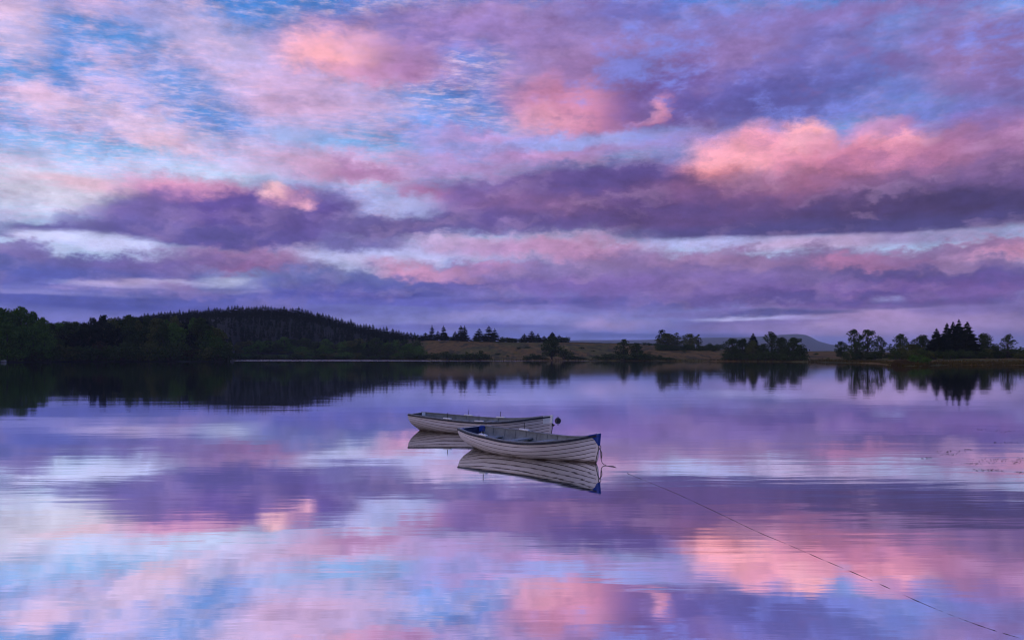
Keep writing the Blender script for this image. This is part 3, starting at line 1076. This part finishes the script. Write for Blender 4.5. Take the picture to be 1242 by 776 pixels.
GR = 'bushes under the right-hand grove'
for px in np.arange(1086, 1140, 6.0):
    tree('bush', float(px), R.uniform(422, 427), 330 + R.uniform(-12, 12), R.uniform(12, 19), R.choice([F_OLIVE, F_DARK]), 'olive low bush at the foot of the right-hand grove', GR)
for px in np.arange(1146, 1182, 6.0):
    tree('bush', float(px), R.uniform(422, 426), 350 + R.uniform(-6, 6), R.uniform(9, 14), F_DARK, 'dark low bush at the foot of the tallest conifers', 'bushes under the tallest conifers')
for px in np.arange(880, 978, 7.0):
    tree('bush', float(px), R.uniform(426, 432), float(shore_Y(px)) + R.uniform(5, 10), R.uniform(12, 19), F_DARK, 'dark low bush at the waterline under the grove', 'bushes under the waterside grove')
for px in np.arange(800, 872, 7.0):
    tree('bush', float(px), R.uniform(416, 419), 625 + R.uniform(-8, 8), R.uniform(9, 14), F_DARK, 'dark low bush at the foot of the olive tree row', 'bushes under the olive row')
for px in np.arange(1028, 1080, 8.0):
    tree('bush', float(px), R.uniform(424, 428), 372 + R.uniform(-5, 5), R.uniform(9, 13), F_DARK, 'dark low bush at the foot of the see-through pines', 'bushes under the see-through pines')

# ---- rushes and long grass on the banks
gv, gf = [], []
rg = np.random.default_rng(3)
for k in range(9000):
    px = rg.uniform(285, 1290) if k % 3 else rg.uniform(980, 1290)
    d = 1.0 + 9 * rg.uniform() ** 1.5 if k % 4 else rg.uniform(4, 60)
    Y = float(shore_Y(px)) + d
    x = (px - CX) / FX * Y
    hgt = rg.uniform(0.35, 0.95)
    a = rg.uniform(0, 3.14)
    w = rg.uniform(0.10, 0.28)
    z = float(ground(x, Y)) - 0.05
    if z < -0.25:
        continue
    o = len(gv)
    lx, ly = rg.uniform(-0.25, 0.25), rg.uniform(-0.2, 0.2)
    gv += [(x - w * math.cos(a), Y - w * math.sin(a), z), (x + w * math.cos(a), Y + w * math.sin(a), z), (x + lx, Y + ly, z + hgt)]
    gf.append((o, o + 1, o + 2))
F_GRASS = fol_mat('bank_grass', (0.046, 0.036, 0.009), (0.115, 0.080, 0.020))
grass = mesh_obj('bank_grass', gv, gf, F_GRASS)
grass['kind'] = 'stuff'
tag(grass, 'rough grass and rushes along the banks of the loch', 'grass')
rv, rf_ = [], []
for k in range(2600):
    px = rg.uniform(1080, 1105)
    Y = 229 + rg.uniform(1, 14)
    x = (px - CX) / FX * Y
    z = float(ground(x, Y)) - 0.1
    hgt = rg.uniform(0.7, 1.5) * (1 - 0.5 * abs((px - 1092) / 14) ** 3)
    a, w = rg.uniform(0, 3.14), rg.uniform(0.03, 0.07)
    o = len(rv)
    lx, ly = rg.uniform(-0.2, 0.2), rg.uniform(-0.2, 0.2)
    rv += [(x - w * math.cos(a), Y - w * math.sin(a), z), (x + w * math.cos(a), Y + w * math.sin(a), z), (x + lx, Y + ly, z + hgt)]
    rf_.append((o, o + 1, o + 2))
reeds = mesh_obj('reed_bed', rv, rf_, fol_mat('reed', (0.050, 0.034, 0.014), (0.090, 0.056, 0.024)))
reeds['kind'] = 'stuff'
tag(reeds, 'rust brown reed bed at the tip of the low spit', 'reeds')

# ---- pale boulder on the left shore
bm = bmesh.new()
bmesh.ops.create_icosphere(bm, subdivisions=3, radius=1.0)
for v in bm.verts:
    n_ = 0.16 * math.sin(5.1 * v.co.x + 2 * v.co.y) + 0.12 * math.sin(7.3 * v.co.y - 3 * v.co.z)
    v.co *= 1 + n_
    v.co.x *= 1.3
    v.co.y *= 0.9
    v.co.z *= 0.75
me = bpy.data.meshes.new('boulder')
bm.to_mesh(me)
bm.free()
me.materials.append(pmat('pale_rock', (0.16, 0.155, 0.145), 0.9, 0.4, 1.2, bump=0.3))
bo = bpy.data.objects.new('boulder', me)
COL.objects.link(bo)
bo.location = at_px(5, 377)[:2] + (0.35,)
tag(bo, 'pale boulder at the waterline under the left green trees', 'rock')


# ------------------------------------------------------------------ clinker rowing boats
B_LAP_DARK = pmat('lap_shade_grime', (0.13, 0.105, 0.11), 0.9, 0.5, 6)  # strip below each plank lap: grime plus the lap's shade put into the colour
B_RAIL = pmat('rail_dark', (0.022, 0.022, 0.030), 0.6, 0.3, 12)
B_CAP = pmat('rail_cap', (0.20, 0.215, 0.22), 0.6, 0.3, 9)
B_IN = pmat('inside_grey', (0.185, 0.205, 0.200), 0.75, 0.22, 5)
B_WOOD = pmat('thwart_grey', (0.24, 0.26, 0.255), 0.7, 0.25, 7)
B_FLOOR = pmat('floor_board', (0.11, 0.11, 0.105), 0.85, 0.3, 6)
B_WHITE = pmat('white_block', (0.80, 0.80, 0.78), 0.45, 0.06, 9)
B_BLUE = pmat('blue_paint', (0.010, 0.035, 0.23), 0.5, 0.25, 12)
B_BLUE2 = pmat('blue_bright', (0.010, 0.042, 0.25), 0.5, 0.2, 12)
B_NAVY = pmat('navy_paint', (0.008, 0.012, 0.045), 0.6, 0.25, 12)
B_IRON = pmat('iron', (0.05, 0.045, 0.042), 0.6, 0.3, 30, 0.6)
B_ROPE = pmat('rope', (0.075, 0.062, 0.055), 0.95, 0.4, 40)
B_BUOY = pmat('buoy_dark', (0.018, 0.014, 0.024), 0.45, 0.3, 9)


def hull_mat(name, base, warm):
    m, N = new_mat(name)
    tc = N.n('ShaderNodeTexCoord').outputs['Object']
    z = N.n('ShaderNodeSeparateXYZ', {0: tc}).outputs[2]
    n1 = N.noise(N.n('ShaderNodeMapping', {0: tc, 'Scale': (1.0, 1.0, 9.0)}).outputs[0], 2.2, 6.0, 0.6).outputs[0]
    n2 = N.noise(tc, 14.0, 5.0, 0.65).outputs[0]
    c = N.mix(N.mr(n1, 0.3, 0.7, 0, 1), base, warm)
    c = N.mix(N.mr(n2, 0.55, 0.8, 0, 0.35), c, tuple(v * 0.55 for v in base))
    zz = N.math('ADD', z, N.mr(n1, 0.3, 0.7, -0.05, 0.05))
    c = N.mix(N.mr(zz, 0.13, 0.02, 0.0, 0.75, 'SMOOTHSTEP'), c, (0.16, 0.115, 0.085))     # scum along the waterline
    c = N.mix(N.mr(zz, 0.05, 0.005, 0.0, 0.85, 'SMOOTHSTEP'), c, (0.05, 0.028, 0.018))
    p = N.n('ShaderNodeBsdfPrincipled', {'Base Color': c, 'Roughness': N.mr(n2, 0.3, 0.7, 0.45, 0.7), 'Specular IOR Level': 0.3})
    N.n('ShaderNodeOutputMaterial', {0: p.outputs[0]})
    return m


H_NEAR = hull_mat('hull_paint', (0.82, 0.77, 0.76), (0.70, 0.63, 0.60))
H_FAR = hull_mat('hull_paint_old', (0.68, 0.65, 0.66), (0.56, 0.49, 0.47))


def smooth_interp(x, xs, ys):
    """Catmull-Rom style curve through the points"""
    xs, ys = np.asarray(xs, float), np.asarray(ys, float)
    m = np.gradient(ys, xs)
    i = np.clip(np.searchsorted(xs, x, side='right') - 1, 0, len(xs) - 2)
    h = xs[i + 1] - xs[i]
    t = (x - xs[i]) / h
    return ((2 * t ** 3 - 3 * t ** 2 + 1) * ys[i] + (t ** 3 - 2 * t ** 2 + t) * h * m[i] + (-2 * t ** 3 + 3 * t ** 2) * ys[i + 1]
            + (t ** 3 - t ** 2) * h * m[i + 1])


class Hull:
    def __init__(s, L, zb, zs, wt, beam):
        s.L, s.zb, s.zs, s.wt, s.b = L, zb, zs, wt, beam

    def B(s, u):
        b = s.b
        return max(0.016, float(smooth_interp(u, [0, .15, .3, .5, .65, .78, .88, .95, 1.0], [s.wt, .76 * b, .90 * b, b, .95 * b, .76 * b, .48 * b, .21 * b, .016])))

    def sheer(s, u):
        return float(smooth_interp(u, [0, .15, .3, .5, .65, .8, .9, 1.0], [s.zs, s.zs - .055, .515, .47, .475, .545, .625, s.zb]))

    def keel(s, u):
        return float(smooth_interp(u, [0, .12, .3, .6, .85, .95, 1.0], [-.01, -.08, -.17, -.20, -.19, -.16, -.12]))

    def P(s, u, t, off=0.0, side=1):
        """u along the boat from transom to stem, t up the section from keel to sheer"""
        kb = float(np.clip((u - .55) / .42, 0, 1)) ** 1.3            # V towards the stem
        ks = float(np.clip((.30 - u) / .30, 0, 1))                    # wineglass towards the transom
        a = t * math.pi / 2
        f0, g0 = math.sin(a) ** 0.92, (1 - math.cos(a)) ** 0.95
        fb, gb = t ** 1.12, t ** 0.98
        fs, gs = float(smooth_interp(t, [0, .2, .4, .6, .8, 1.0], [.04, .34, .70, .89, .975, 1.0])), t
        km = 1 - max(kb, ks)
        f = km * f0 + kb * fb + ks * fs
        g = km * g0 + kb * gb + ks * gs
        if kb and ks:
            f, g = f0, g0
        zk, zs_ = s.keel(u), s.sheer(u)
        B = s.B(u)
        xs = 0.24 * (1 - t) ** 1.9
        xb = s.L - 0.10 * (1 - t) - 0.22 * max(0, 0.30 - t) ** 1.5 * 4
        x = xs + u * (xb - xs)
        y = max(B * f + off * min(1.0, (1 - u) * 14 + 0.25), 0.012)
        return (x, side * y, zk + (zs_ - zk) * g)


def rail(h, u0, u1, off_in, off_out, dz0, dz1, side, n=44):
    V, F = [], []
    for i in range(n + 1):
        u = u0 + (u1 - u0) * i / n
        a = h.P(u, 1.0, off_in, side)
        b = h.P(u, 1.0, off_out, side)
        V += [(a[0], a[1], a[2] + dz0), (b[0], b[1], b[2] + dz0), (b[0], b[1], b[2] + dz1), (a[0], a[1], a[2] + dz1)]
    for i in range(n):
        for k in range(4):
            F.append((4 * i + k, 4 * i + (k + 1) % 4, 4 * i + 4 + (k + 1) % 4, 4 * i + 4 + k))
    F.append((3, 2, 1, 0))
    F.append(tuple(4 * n + k for k in range(4)))
    return V, F


def boxm(x0, x1, y0, y1, z0, z1):
    V = [(x, y, z) for z in (z0, z1) for y in (y0, y1) for x in (x0, x1)]
    return V, [(0, 2, 3, 1), (4, 5, 7, 6), (0, 1, 5, 4), (2, 6, 7, 3), (0, 4, 6, 2), (1, 3, 7, 5)]


def bevelled(name, geo, mat, parent, w=0.008):
    o = mesh_obj(name, geo[0], geo[1], mat, parent)
    b = bm_ = bmesh.new()
    bm_.from_mesh(o.data)
    bmesh.ops.recalc_face_normals(bm_, faces=bm_.faces)
    bmesh.ops.bevel(bm_, geom=list(bm_.edges), offset=w, segments=2, affect='EDGES')
    bm_.to_mesh(o.data)
    bm_.free()
    return o


def build_boat(h, loc, rz, roll, hm_, label, spec):
    root = empty('rowing_boat', (loc[0], loc[1], 0), rz)
    root.rotation_euler = (roll, 0, rz)
    tag(root, label, 'boat')
    NS, NU = 8, 56
    us = [i / NU for i in range(NU + 1)]
    V, F, FM = [], [], []
    for side in (-1, 1):
        rows = []
        for k in range(NS):
            t0, t1 = k / NS, (k + 1) / NS
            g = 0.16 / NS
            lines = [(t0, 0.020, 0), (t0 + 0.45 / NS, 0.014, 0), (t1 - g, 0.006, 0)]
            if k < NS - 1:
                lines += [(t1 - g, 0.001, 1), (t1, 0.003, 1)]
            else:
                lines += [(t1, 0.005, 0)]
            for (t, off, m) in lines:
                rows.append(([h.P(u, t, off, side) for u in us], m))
        o = len(V)
        for r_, m in rows:
            V += r_
        n = NU + 1
        for j in range(len(rows) - 1):
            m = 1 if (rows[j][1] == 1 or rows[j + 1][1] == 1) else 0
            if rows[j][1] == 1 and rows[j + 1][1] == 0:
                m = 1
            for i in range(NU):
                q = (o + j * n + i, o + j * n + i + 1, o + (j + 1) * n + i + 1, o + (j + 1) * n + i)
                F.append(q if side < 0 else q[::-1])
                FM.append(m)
    mesh_obj('hull', V, F, [hm_, B_LAP_DARK], root, FM)
    # keel, skeg and stem
    V, F = [], []
    pr = [h.P(i / 40, 0.0, 0, 1) for i in range(41)]
    for p in pr:
        V += [(p[0], -0.022, p[2] - 0.05), (p[0], 0.022, p[2] - 0.05), (p[0], 0.022, p[2] + 0.03), (p[0], -0.022, p[2] + 0.03)]
    for i in range(40):
        for k in range(4):
            F.append((4 * i + k, 4 * i + (k + 1) % 4, 4 * i + 4 + (k + 1) % 4, 4 * i + 4 + k))
    F += [(3, 2, 1, 0), (160, 161, 162, 163)]
    mesh_obj('keel', V, F, hm_, root)
    V, F = [], []
    n = 14
    for i in range(n + 1):
        p = h.P(1.0, i / n, 0, 1)
        w = 0.026
        V += [(p[0] - 0.03, -w - .008, p[2]), (p[0] + 0.035, -w * .6, p[2]), (p[0] + 0.035, w * .6, p[2]), (p[0] - 0.03, w + .008, p[2])]
    V += [(p[0] - 0.03, -w, p[2] + .035), (p[0] + 0.035, -w * .6, p[2] + .035), (p[0] + 0.035, w * .6, p[2] + .035), (p[0] - 0.03, w, p[2] + .035)]
    n += 1
    for i in range(n):
        for k in range(4):
            F.append((4 * i + k, 4 * i + (k + 1) % 4, 4 * i + 4 + (k + 1) % 4, 4 * i + 4 + k))
    F += [(3, 2, 1, 0), tuple(4 * n + k for k in range(4))]
    mesh_obj('stem', V, F, hm_, root)
    # transom board
    out = [h.P(0, i / 16, 0.012, -1) for i in range(17)][::-1] + [h.P(0, i / 16, 0.012, 1) for i in range(17)]
    V = [(p[0] - 0.012, p[1], p[2]) for p in out] + [(p[0] + 0.028, p[1], p[2]) for p in out]
    m = len(out)
    F = [tuple(range(m - 1, -1, -1)), tuple(range(m, 2 * m))] + [(i, (i + 1) % m, m + (i + 1) % m, m + i) for i in range(m)]
    mesh_obj('transom', V, F, hm_, root)
    ix = h.P(0, .8)[0]
    pan = [(p[0], p[1] * .96, p[2]) for p in (h.P(0, t, -0.03, sd) for sd, t in ((-1, .98), (-1, .8), (-1, .6), (-1, .42), (1, .42), (1, .6), (1, .8), (1, .98)))]
    V = [(p[0] + .030, p[1], p[2]) for p in pan] + [(p[0] + .046, p[1], p[2] + .004) for p in pan]
    F = [tuple(range(7, -1, -1)), tuple(range(8, 16))] + [(i, (i + 1) % 8, 8 + (i + 1) % 8, 8 + i) for i in range(8)]
    mesh_obj('transom_pad', V, F, spec['pad'], root)
    # inside planking
    V, F = [], []
    ts = [0.0, .15, .3, .45, .6, .75, .9, .995]
    uu = [0.012 + (0.985 - 0.012) * i / 40 for i in range(41)]
    for side in (-1, 1):
        o = len(V)
        for t in ts:
            V += [h.P(u, t, -0.022, side) for u in uu]
        for j in range(len(ts) - 1):
            for i in range(40):
                q = (o + j * 41 + i, o + j * 41 + i + 1, o + (j + 1) * 41 + i + 1, o + (j + 1) * 41 + i)
                F.append(q[::-1] if side < 0 else q)
    mesh_obj('lining', V, F, B_IN, root, smooth=True)

    def inner(u, z):
        ks = [h.P(u, t, -0.022, 1) for t in np.linspace(0, 1, 40)]
        return float(np.interp(z, [k[2] for k in ks], [k[1] for k in ks]))

    def atx(x):
        return min(max((x - 0.08) / (h.L - 0.14), 0), 1)
    V, F = [], []
    xs = np.linspace(0.20, h.L - 0.35, 30)
    for x in xs:
        w = max(inner(atx(x), 0.06), 0.03)
        V += [(x, -w, 0.06), (x, w, 0.06)]
    F = [(2 * i, 2 * i + 2, 2 * i + 3, 2 * i + 1) for i in range(29)]
    mesh_obj('floor_boards', V, F, B_FLOOR, root)
    # ribs
    for x in np.linspace(0.5, h.L - 0.75, 11):
        u = atx(x)
        for side in (-1, 1):
            pts = [h.P(u, t, -0.030, side) for t in np.linspace(.25, .98, 8)]
            v, f = tube(pts, [0.012] * 8, 5)
            mesh_obj('rib', v, f, B_IN, root)
    # thwarts
    for x, z, wd in spec['thwarts']:
        u = atx(x)
        wa = inner(atx(x - wd / 2), z)
        wb = inner(atx(x + wd / 2), z)
        V = [(x - wd / 2, -wa, z - .032), (x + wd / 2, -wb, z - .032), (x + wd / 2, wb, z - .032), (x - wd / 2, wa, z - .032),
             (x - wd / 2, -wa, z), (x + wd / 2, -wb, z), (x + wd / 2, wb, z), (x - wd / 2, wa, z)]
        mesh_obj('thwart', V, [(3, 2, 1, 0), (4, 5, 6, 7), (0, 1, 5, 4), (1, 2, 6, 5), (2, 3, 7, 6), (3, 0, 4, 7)], B_WOOD, root)
    # rails
    for side in (-1, 1):
        v, f = rail(h, 0.0, 1.0, -0.002, 0.036, -0.052, -0.004, side)
        mesh_obj('rub_rail', v, f, B_RAIL, root)
        v, f = rail(h, 0.0, 0.985, -0.050, 0.024, -0.003, 0.022, side)
        mesh_obj('gunwale', v, f, spec['cap'], root)
        # quarter knee at the transom corner
        p = h.P(0.012, 1.0, -0.052, side)
        q = h.P(0.075, 1.0, -0.052, side)
        s2 = -side
        kw = spec['knee_w']
        q = h.P(0.012 + kw * .16, 1.0, -0.052, side)
        pts = [(p[0] + .02, p[1], p[2]), (q[0], q[1], q[2]), (p[0] + .02, p[1] + s2 * kw, p[2])]
        V = [(a, b, c - spec['knee_d']) for a, b, c in pts] + [(a, b, c + .012) for a, b, c in pts]
        mesh_obj('quarter_knee', V, [(2, 1, 0), (3, 4, 5), (0, 1, 4, 3), (1, 2, 5, 4), (2, 0, 3, 5)], spec['knee'], root)
    # breasthook
    a, b, c = h.P(.945, 1, -.01, -1), h.P(.945, 1, -.01, 1), h.P(1.0, 1, 0, 1)
    V = [(a[0], a[1], a[2] - .02), (b[0], b[1], b[2] - .02), (c[0] - .02, 0, c[2] - .02), (a[0], a[1], a[2] + .028), (b[0], b[1], b[2] + .028), (c[0] - .02, 0, c[2] + .028)]
    mesh_obj('breasthook', V, [(2, 1, 0), (3, 4, 5), (0, 1, 4, 3), (1, 2, 5, 4), (2, 0, 3, 5)], spec['hook'], root)
    # rowlock blocks with their pins
    for x, sides in spec['locks']:
        u = atx(x)
        for side in sides:
            p = h.P(u, 1.0, -0.012, side)
            p2 = h.P(u + 0.02, 1.0, -0.012, side)
            bl = bevelled('rowlock_block', boxm(-.17, .17, -.045, .045, 0, .035), B_WHITE, root)
            bl.location = (p[0], p[1], p[2] + .023)
            bl.rotation_euler = (0, -math.atan2(p2[2] - p[2], p2[0] - p[0]), math.atan2(p2[1] - p[1], p2[0] - p[0]))
            v, f = tube([(0, 0, .034), (0, 0, .22)], [.011, .009], 8)
            mesh_obj('rowlock_pin', v, f, B_IRON, bl)
    # mooring ring on the stem
    c = h.P(1.0, .62, 0, 1)
    ring = [(c[0] + .065, .045 * math.cos(q), c[2] + .045 * math.sin(q)) for q in np.linspace(0, 2 * math.pi, 15)]
    v, f = tube(ring, [.009] * 15, 6)
    mesh_obj('mooring_ring', v, f, B_IRON, root)
    # bow patch
    V, F = [], []
    u0, u1, dep = spec['patch_u0'], 1.0, spec['patch']
    for side in (-1, 1):
        o = len(V)
        for i in range(7):
            u = u0 + (u1 - u0) * i / 6
            d = dep(i / 6)
            top = h.P(u, 1.0, 0.043, side)
            for j in range(5):
                q = h.P(u, 1 - d * j / 4, 0.043 if j == 0 else 0.034, side)
                fwd = 0.042 if i == 6 else 0.0
                V.append((q[0] + fwd, q[1] + (0.02 if i == 6 else 0) * side, q[2] + (0.027 if j == 0 else 0)))
        for i in range(6):
            for j in range(4):
                q = (o + i * 5 + j, o + i * 5 + j + 1, o + (i + 1) * 5 + j + 1, o + (i + 1) * 5 + j)
                F.append(q if side < 0 else q[::-1])
    # join across the stem
    for j in range(4):
        F.append((6 * 5 + j, 6 * 5 + j + 1, 35 + 6 * 5 + j + 1, 35 + 6 * 5 + j))
    o = mesh_obj(spec['patch_name'], V, F, spec['patch_mat'], root)
    sol = o.modifiers.new('thickness', 'SOLIDIFY')
    sol.thickness = 0.006
    return root


NEAR = Hull(5.03, .735, .605, .45, .90)
FAR = Hull(5.45, .69, .62, .48, .86)
near = build_boat(NEAR, (-1.25, 23.80), math.radians(-46.6), math.radians(1.6), H_NEAR,
                  'nearer white clinker rowing boat with a bright blue bow cap', dict(
    pad=B_NAVY, knee_w=.13, knee_d=.15, cap=B_CAP, knee=B_BLUE2, hook=B_BLUE2, thwarts=[(.62, .33, .34), (1.75, .34, .24), (2.75, .36, .24), (3.85, .40, .24)],
    locks=[(1.55, (-1, 1))], patch_u0=.962, patch=lambda q: 0.03 + 0.30 * q ** 2.0, patch_mat=B_BLUE2, patch_name='bow_cap'))
far = build_boat(FAR, (-3.572, 29.392), math.radians(-25.2), math.radians(0.6), H_FAR,
                 'farther weathered clinker rowing boat with a dark rail and white bow plate', dict(
    pad=B_RAIL, knee_w=.11, knee_d=.10, cap=B_CAP, knee=B_WHITE, hook=B_CAP, thwarts=[(.62, .36, .34), (1.75, .36, .24), (2.9, .38, .24), (4.0, .42, .24)],
    locks=[(1.85, (-1, 1)), (3.1, (-1, 1))], patch_u0=.955, patch=lambda q: 0.30, patch_mat=B_WHITE, patch_name='bow_plate'))
bpy.context.view_layer.update()


def rope(name, pts, r, mat, parent=None, seg=6):
    v, f = tube(pts, [r] * len(pts), seg)
    return mesh_obj(name, v, f, mat, parent, smooth=True)


def bez(pts, n):
    pts = np.array(pts, float)
    s_ = np.linspace(0, 1, len(pts))
    return [tuple(float(smooth_interp(t, s_, pts[:, k])) for k in range(3)) for t in np.linspace(0, 1, n)]


# frayed rope ends hanging on the stems belong to the boats
c = NEAR.P(1.0, .62)
rope('rope_end', bez([(c[0] + .06, 0, c[2] - .03), (c[0] + .11, -.03, c[2] - .06), (c[0] + .17, -.05, c[2] - .14), (c[0] + .17, -.06, c[2] - .24), (c[0] + .15, -.06, c[2] - .27)], 18), .012, B_ROPE, near)
rope('rope_end', bez([(c[0] + .05, 0, c[2]), (c[0] + .03, -.05, c[2] - .15), (c[0] - .02, -.06, c[2] - .35), (c[0] - .05, -.05, c[2] - .52)], 14), .010, B_ROPE, near)
c = FAR.P(1.0, .62)
rope('rope_end', bez([(c[0] + .06, 0, c[2] + .05), (c[0] + .08, -.03, c[2] - .05), (c[0] + .05, -.04, c[2] - .2), (c[0] + .02, -.03, c[2] - .5)], 14), .013, B_ROPE, far)
v, f = tube(bez([(c[0] + .05, -.03, c[2] + .02), (c[0] + .12, 0, c[2] - .0), (c[0] + .05, .03, c[2] - .05)], 9), [.02] * 9, 6)
mesh_obj('knot', v, f, B_ROPE, far)

# the mooring rope: from the ring down to the water, slack just under, then afloat towards the near bank
ringw = near.matrix_world @ Vector((NEAR.P(1.0, .62)[0] + .08, 0, NEAR.P(1.0, .62)[2] - .04))


def onw(px, py, z=0.006):
    x, y = on_water(px, py)
    return (x, y, z)


wp = [tuple(ringw), None, onw(735.3, 564.6, .004), onw(739.5, 565.3), onw(745.0, 566.0), onw(752, 569.5, -.03), onw(757, 571.8, -.02), onw(762, 574.2, .004)]
wp[1] = tuple(Vector(wp[0]).lerp(Vector(wp[2]), .45) + Vector((-.03, 0, -.13)))
line = [(762, 574.2), (790, 585.5), (820, 598), (850, 612), (884, 628), (920, 645), (960, 662), (1000, 679.5), (1040, 696.5), (1080, 714), (1120, 732), (1160, 748.5),
        (1200, 762.5), (1238, 774), (1290, 789)]
ff = bez(wp, 60)
lp = np.array(line, float)
sx = np.linspace(0, 1, len(lp))
rr_ = random.Random(4)
for t in np.linspace(0.004, 1, 900):
    qx, qy = float(smooth_interp(t, sx, lp[:, 0])), float(smooth_interp(t, sx, lp[:, 1]))
    x, y = on_water(qx, qy)
    w = 0.10 * float(vnoise(t * 9.0, 7.5, 2)) + 0.02 * float(vnoise(t * 40.0, 3.5, 2))
    ff.append((x, y + w, 0.0008 + 0.0065 * float(vnoise(t * 60.0, 0.5, 4)) + 0.004 * float(vnoise(t * 190.0, 2.5, 6)) - 0.0012 * t))
v, f = tube(ff, [.009] * 40 + [.006] * 20 + [.0023] * (len(ff) - 60), 6)
ro = mesh_obj('mooring_rope', v, f, pmat('rope_wet', (0.10, 0.08, 0.085), 0.9, 0.5, 3), None, smooth=True)
tag(ro, 'thin dark mooring rope floating from the blue bow towards the lower right corner', 'rope')

# mooring buoy behind the farther boat
bx, by = on_water(676.6, 510.2)
b = empty('mooring_buoy', (bx, by, 0))
tag(b, 'small dark round mooring buoy floating beyond the farther bow', 'buoy')
bm = bmesh.new()
bmesh.ops.create_uvsphere(bm, u_segments=28, v_segments=18, radius=.135)
for v in bm.verts:
    v.co.z = v.co.z * 0.97 + 0.006
me = bpy.data.meshes.new('float')
bm.to_mesh(me)
bm.free()
me.polygons.foreach_set('use_smooth', np.ones(len(me.polygons), bool))
me.materials.append(B_BUOY)
q = bpy.data.objects.new('float', me)
COL.objects.link(q)
q.parent = b
v, f = tube([(.03 * math.cos(a), 0, .150 + .03 * math.sin(a)) for a in np.linspace(0, 2 * math.pi, 13)], [.007] * 13, 6)
mesh_obj('eye', v, f, B_IRON, b)

# pond weed and dead leaves drifting at the right
gv, gf = [], []
rg = np.random.default_rng(21)
spots = [(1178, 562.5, 16, .6), (1192, 570, 22, .9), (1205, 571, 14, .6), (1150, 547.5, 14, 1.4), (1172, 545.5, 7, .8), (1148, 551.5, 12, .5), (1222, 537, 16, .5), (1238, 557, 8, 3.2),
         (1236, 561, 9, 2.0), (1240, 573, 12, 1.0), (1190, 521, 8, .5), (1218, 523, 16, 1.5), (1125, 555.5, 8, .4), (1210, 558, 30, 2.5), (1260, 560, 20, 6)]
for cx_, cy_, sx_, sy_ in spots:
    for k in range(int(8 + sx_ * 0.9)):
        qx, qy = rg.normal(cx_, sx_ * .5), rg.normal(cy_, sy_ * .6)
        x, y = on_water(qx, qy)
        L_, w_ = rg.uniform(.012, .055), rg.uniform(.006, .018)
        a = rg.uniform(0, 3.14)
        o = len(gv)
        dx_, dy_ = math.cos(a), math.sin(a)
        z0 = rg.uniform(.004, .012)
        gv += [(x - dx_ * L_, y - dy_ * L_, z0), (x + dy_ * w_, y - dx_ * w_, z0 + .006), (x + dx_ * L_, y + dy_ * L_, z0 + rg.uniform(0, .02)), (x - dy_ * w_, y + dx_ * w_, z0 + .004)]
        gf.append((o, o + 1, o + 2, o + 3))
weed = mesh_obj('pond_weed', gv, gf, pmat('weed', (0.03, 0.028, 0.02), 0.8, 0.4, 5))
weed['kind'] = 'stuff'
tag(weed, 'specks of dark weed and leaves drifting on the water at the right edge', 'water weed')
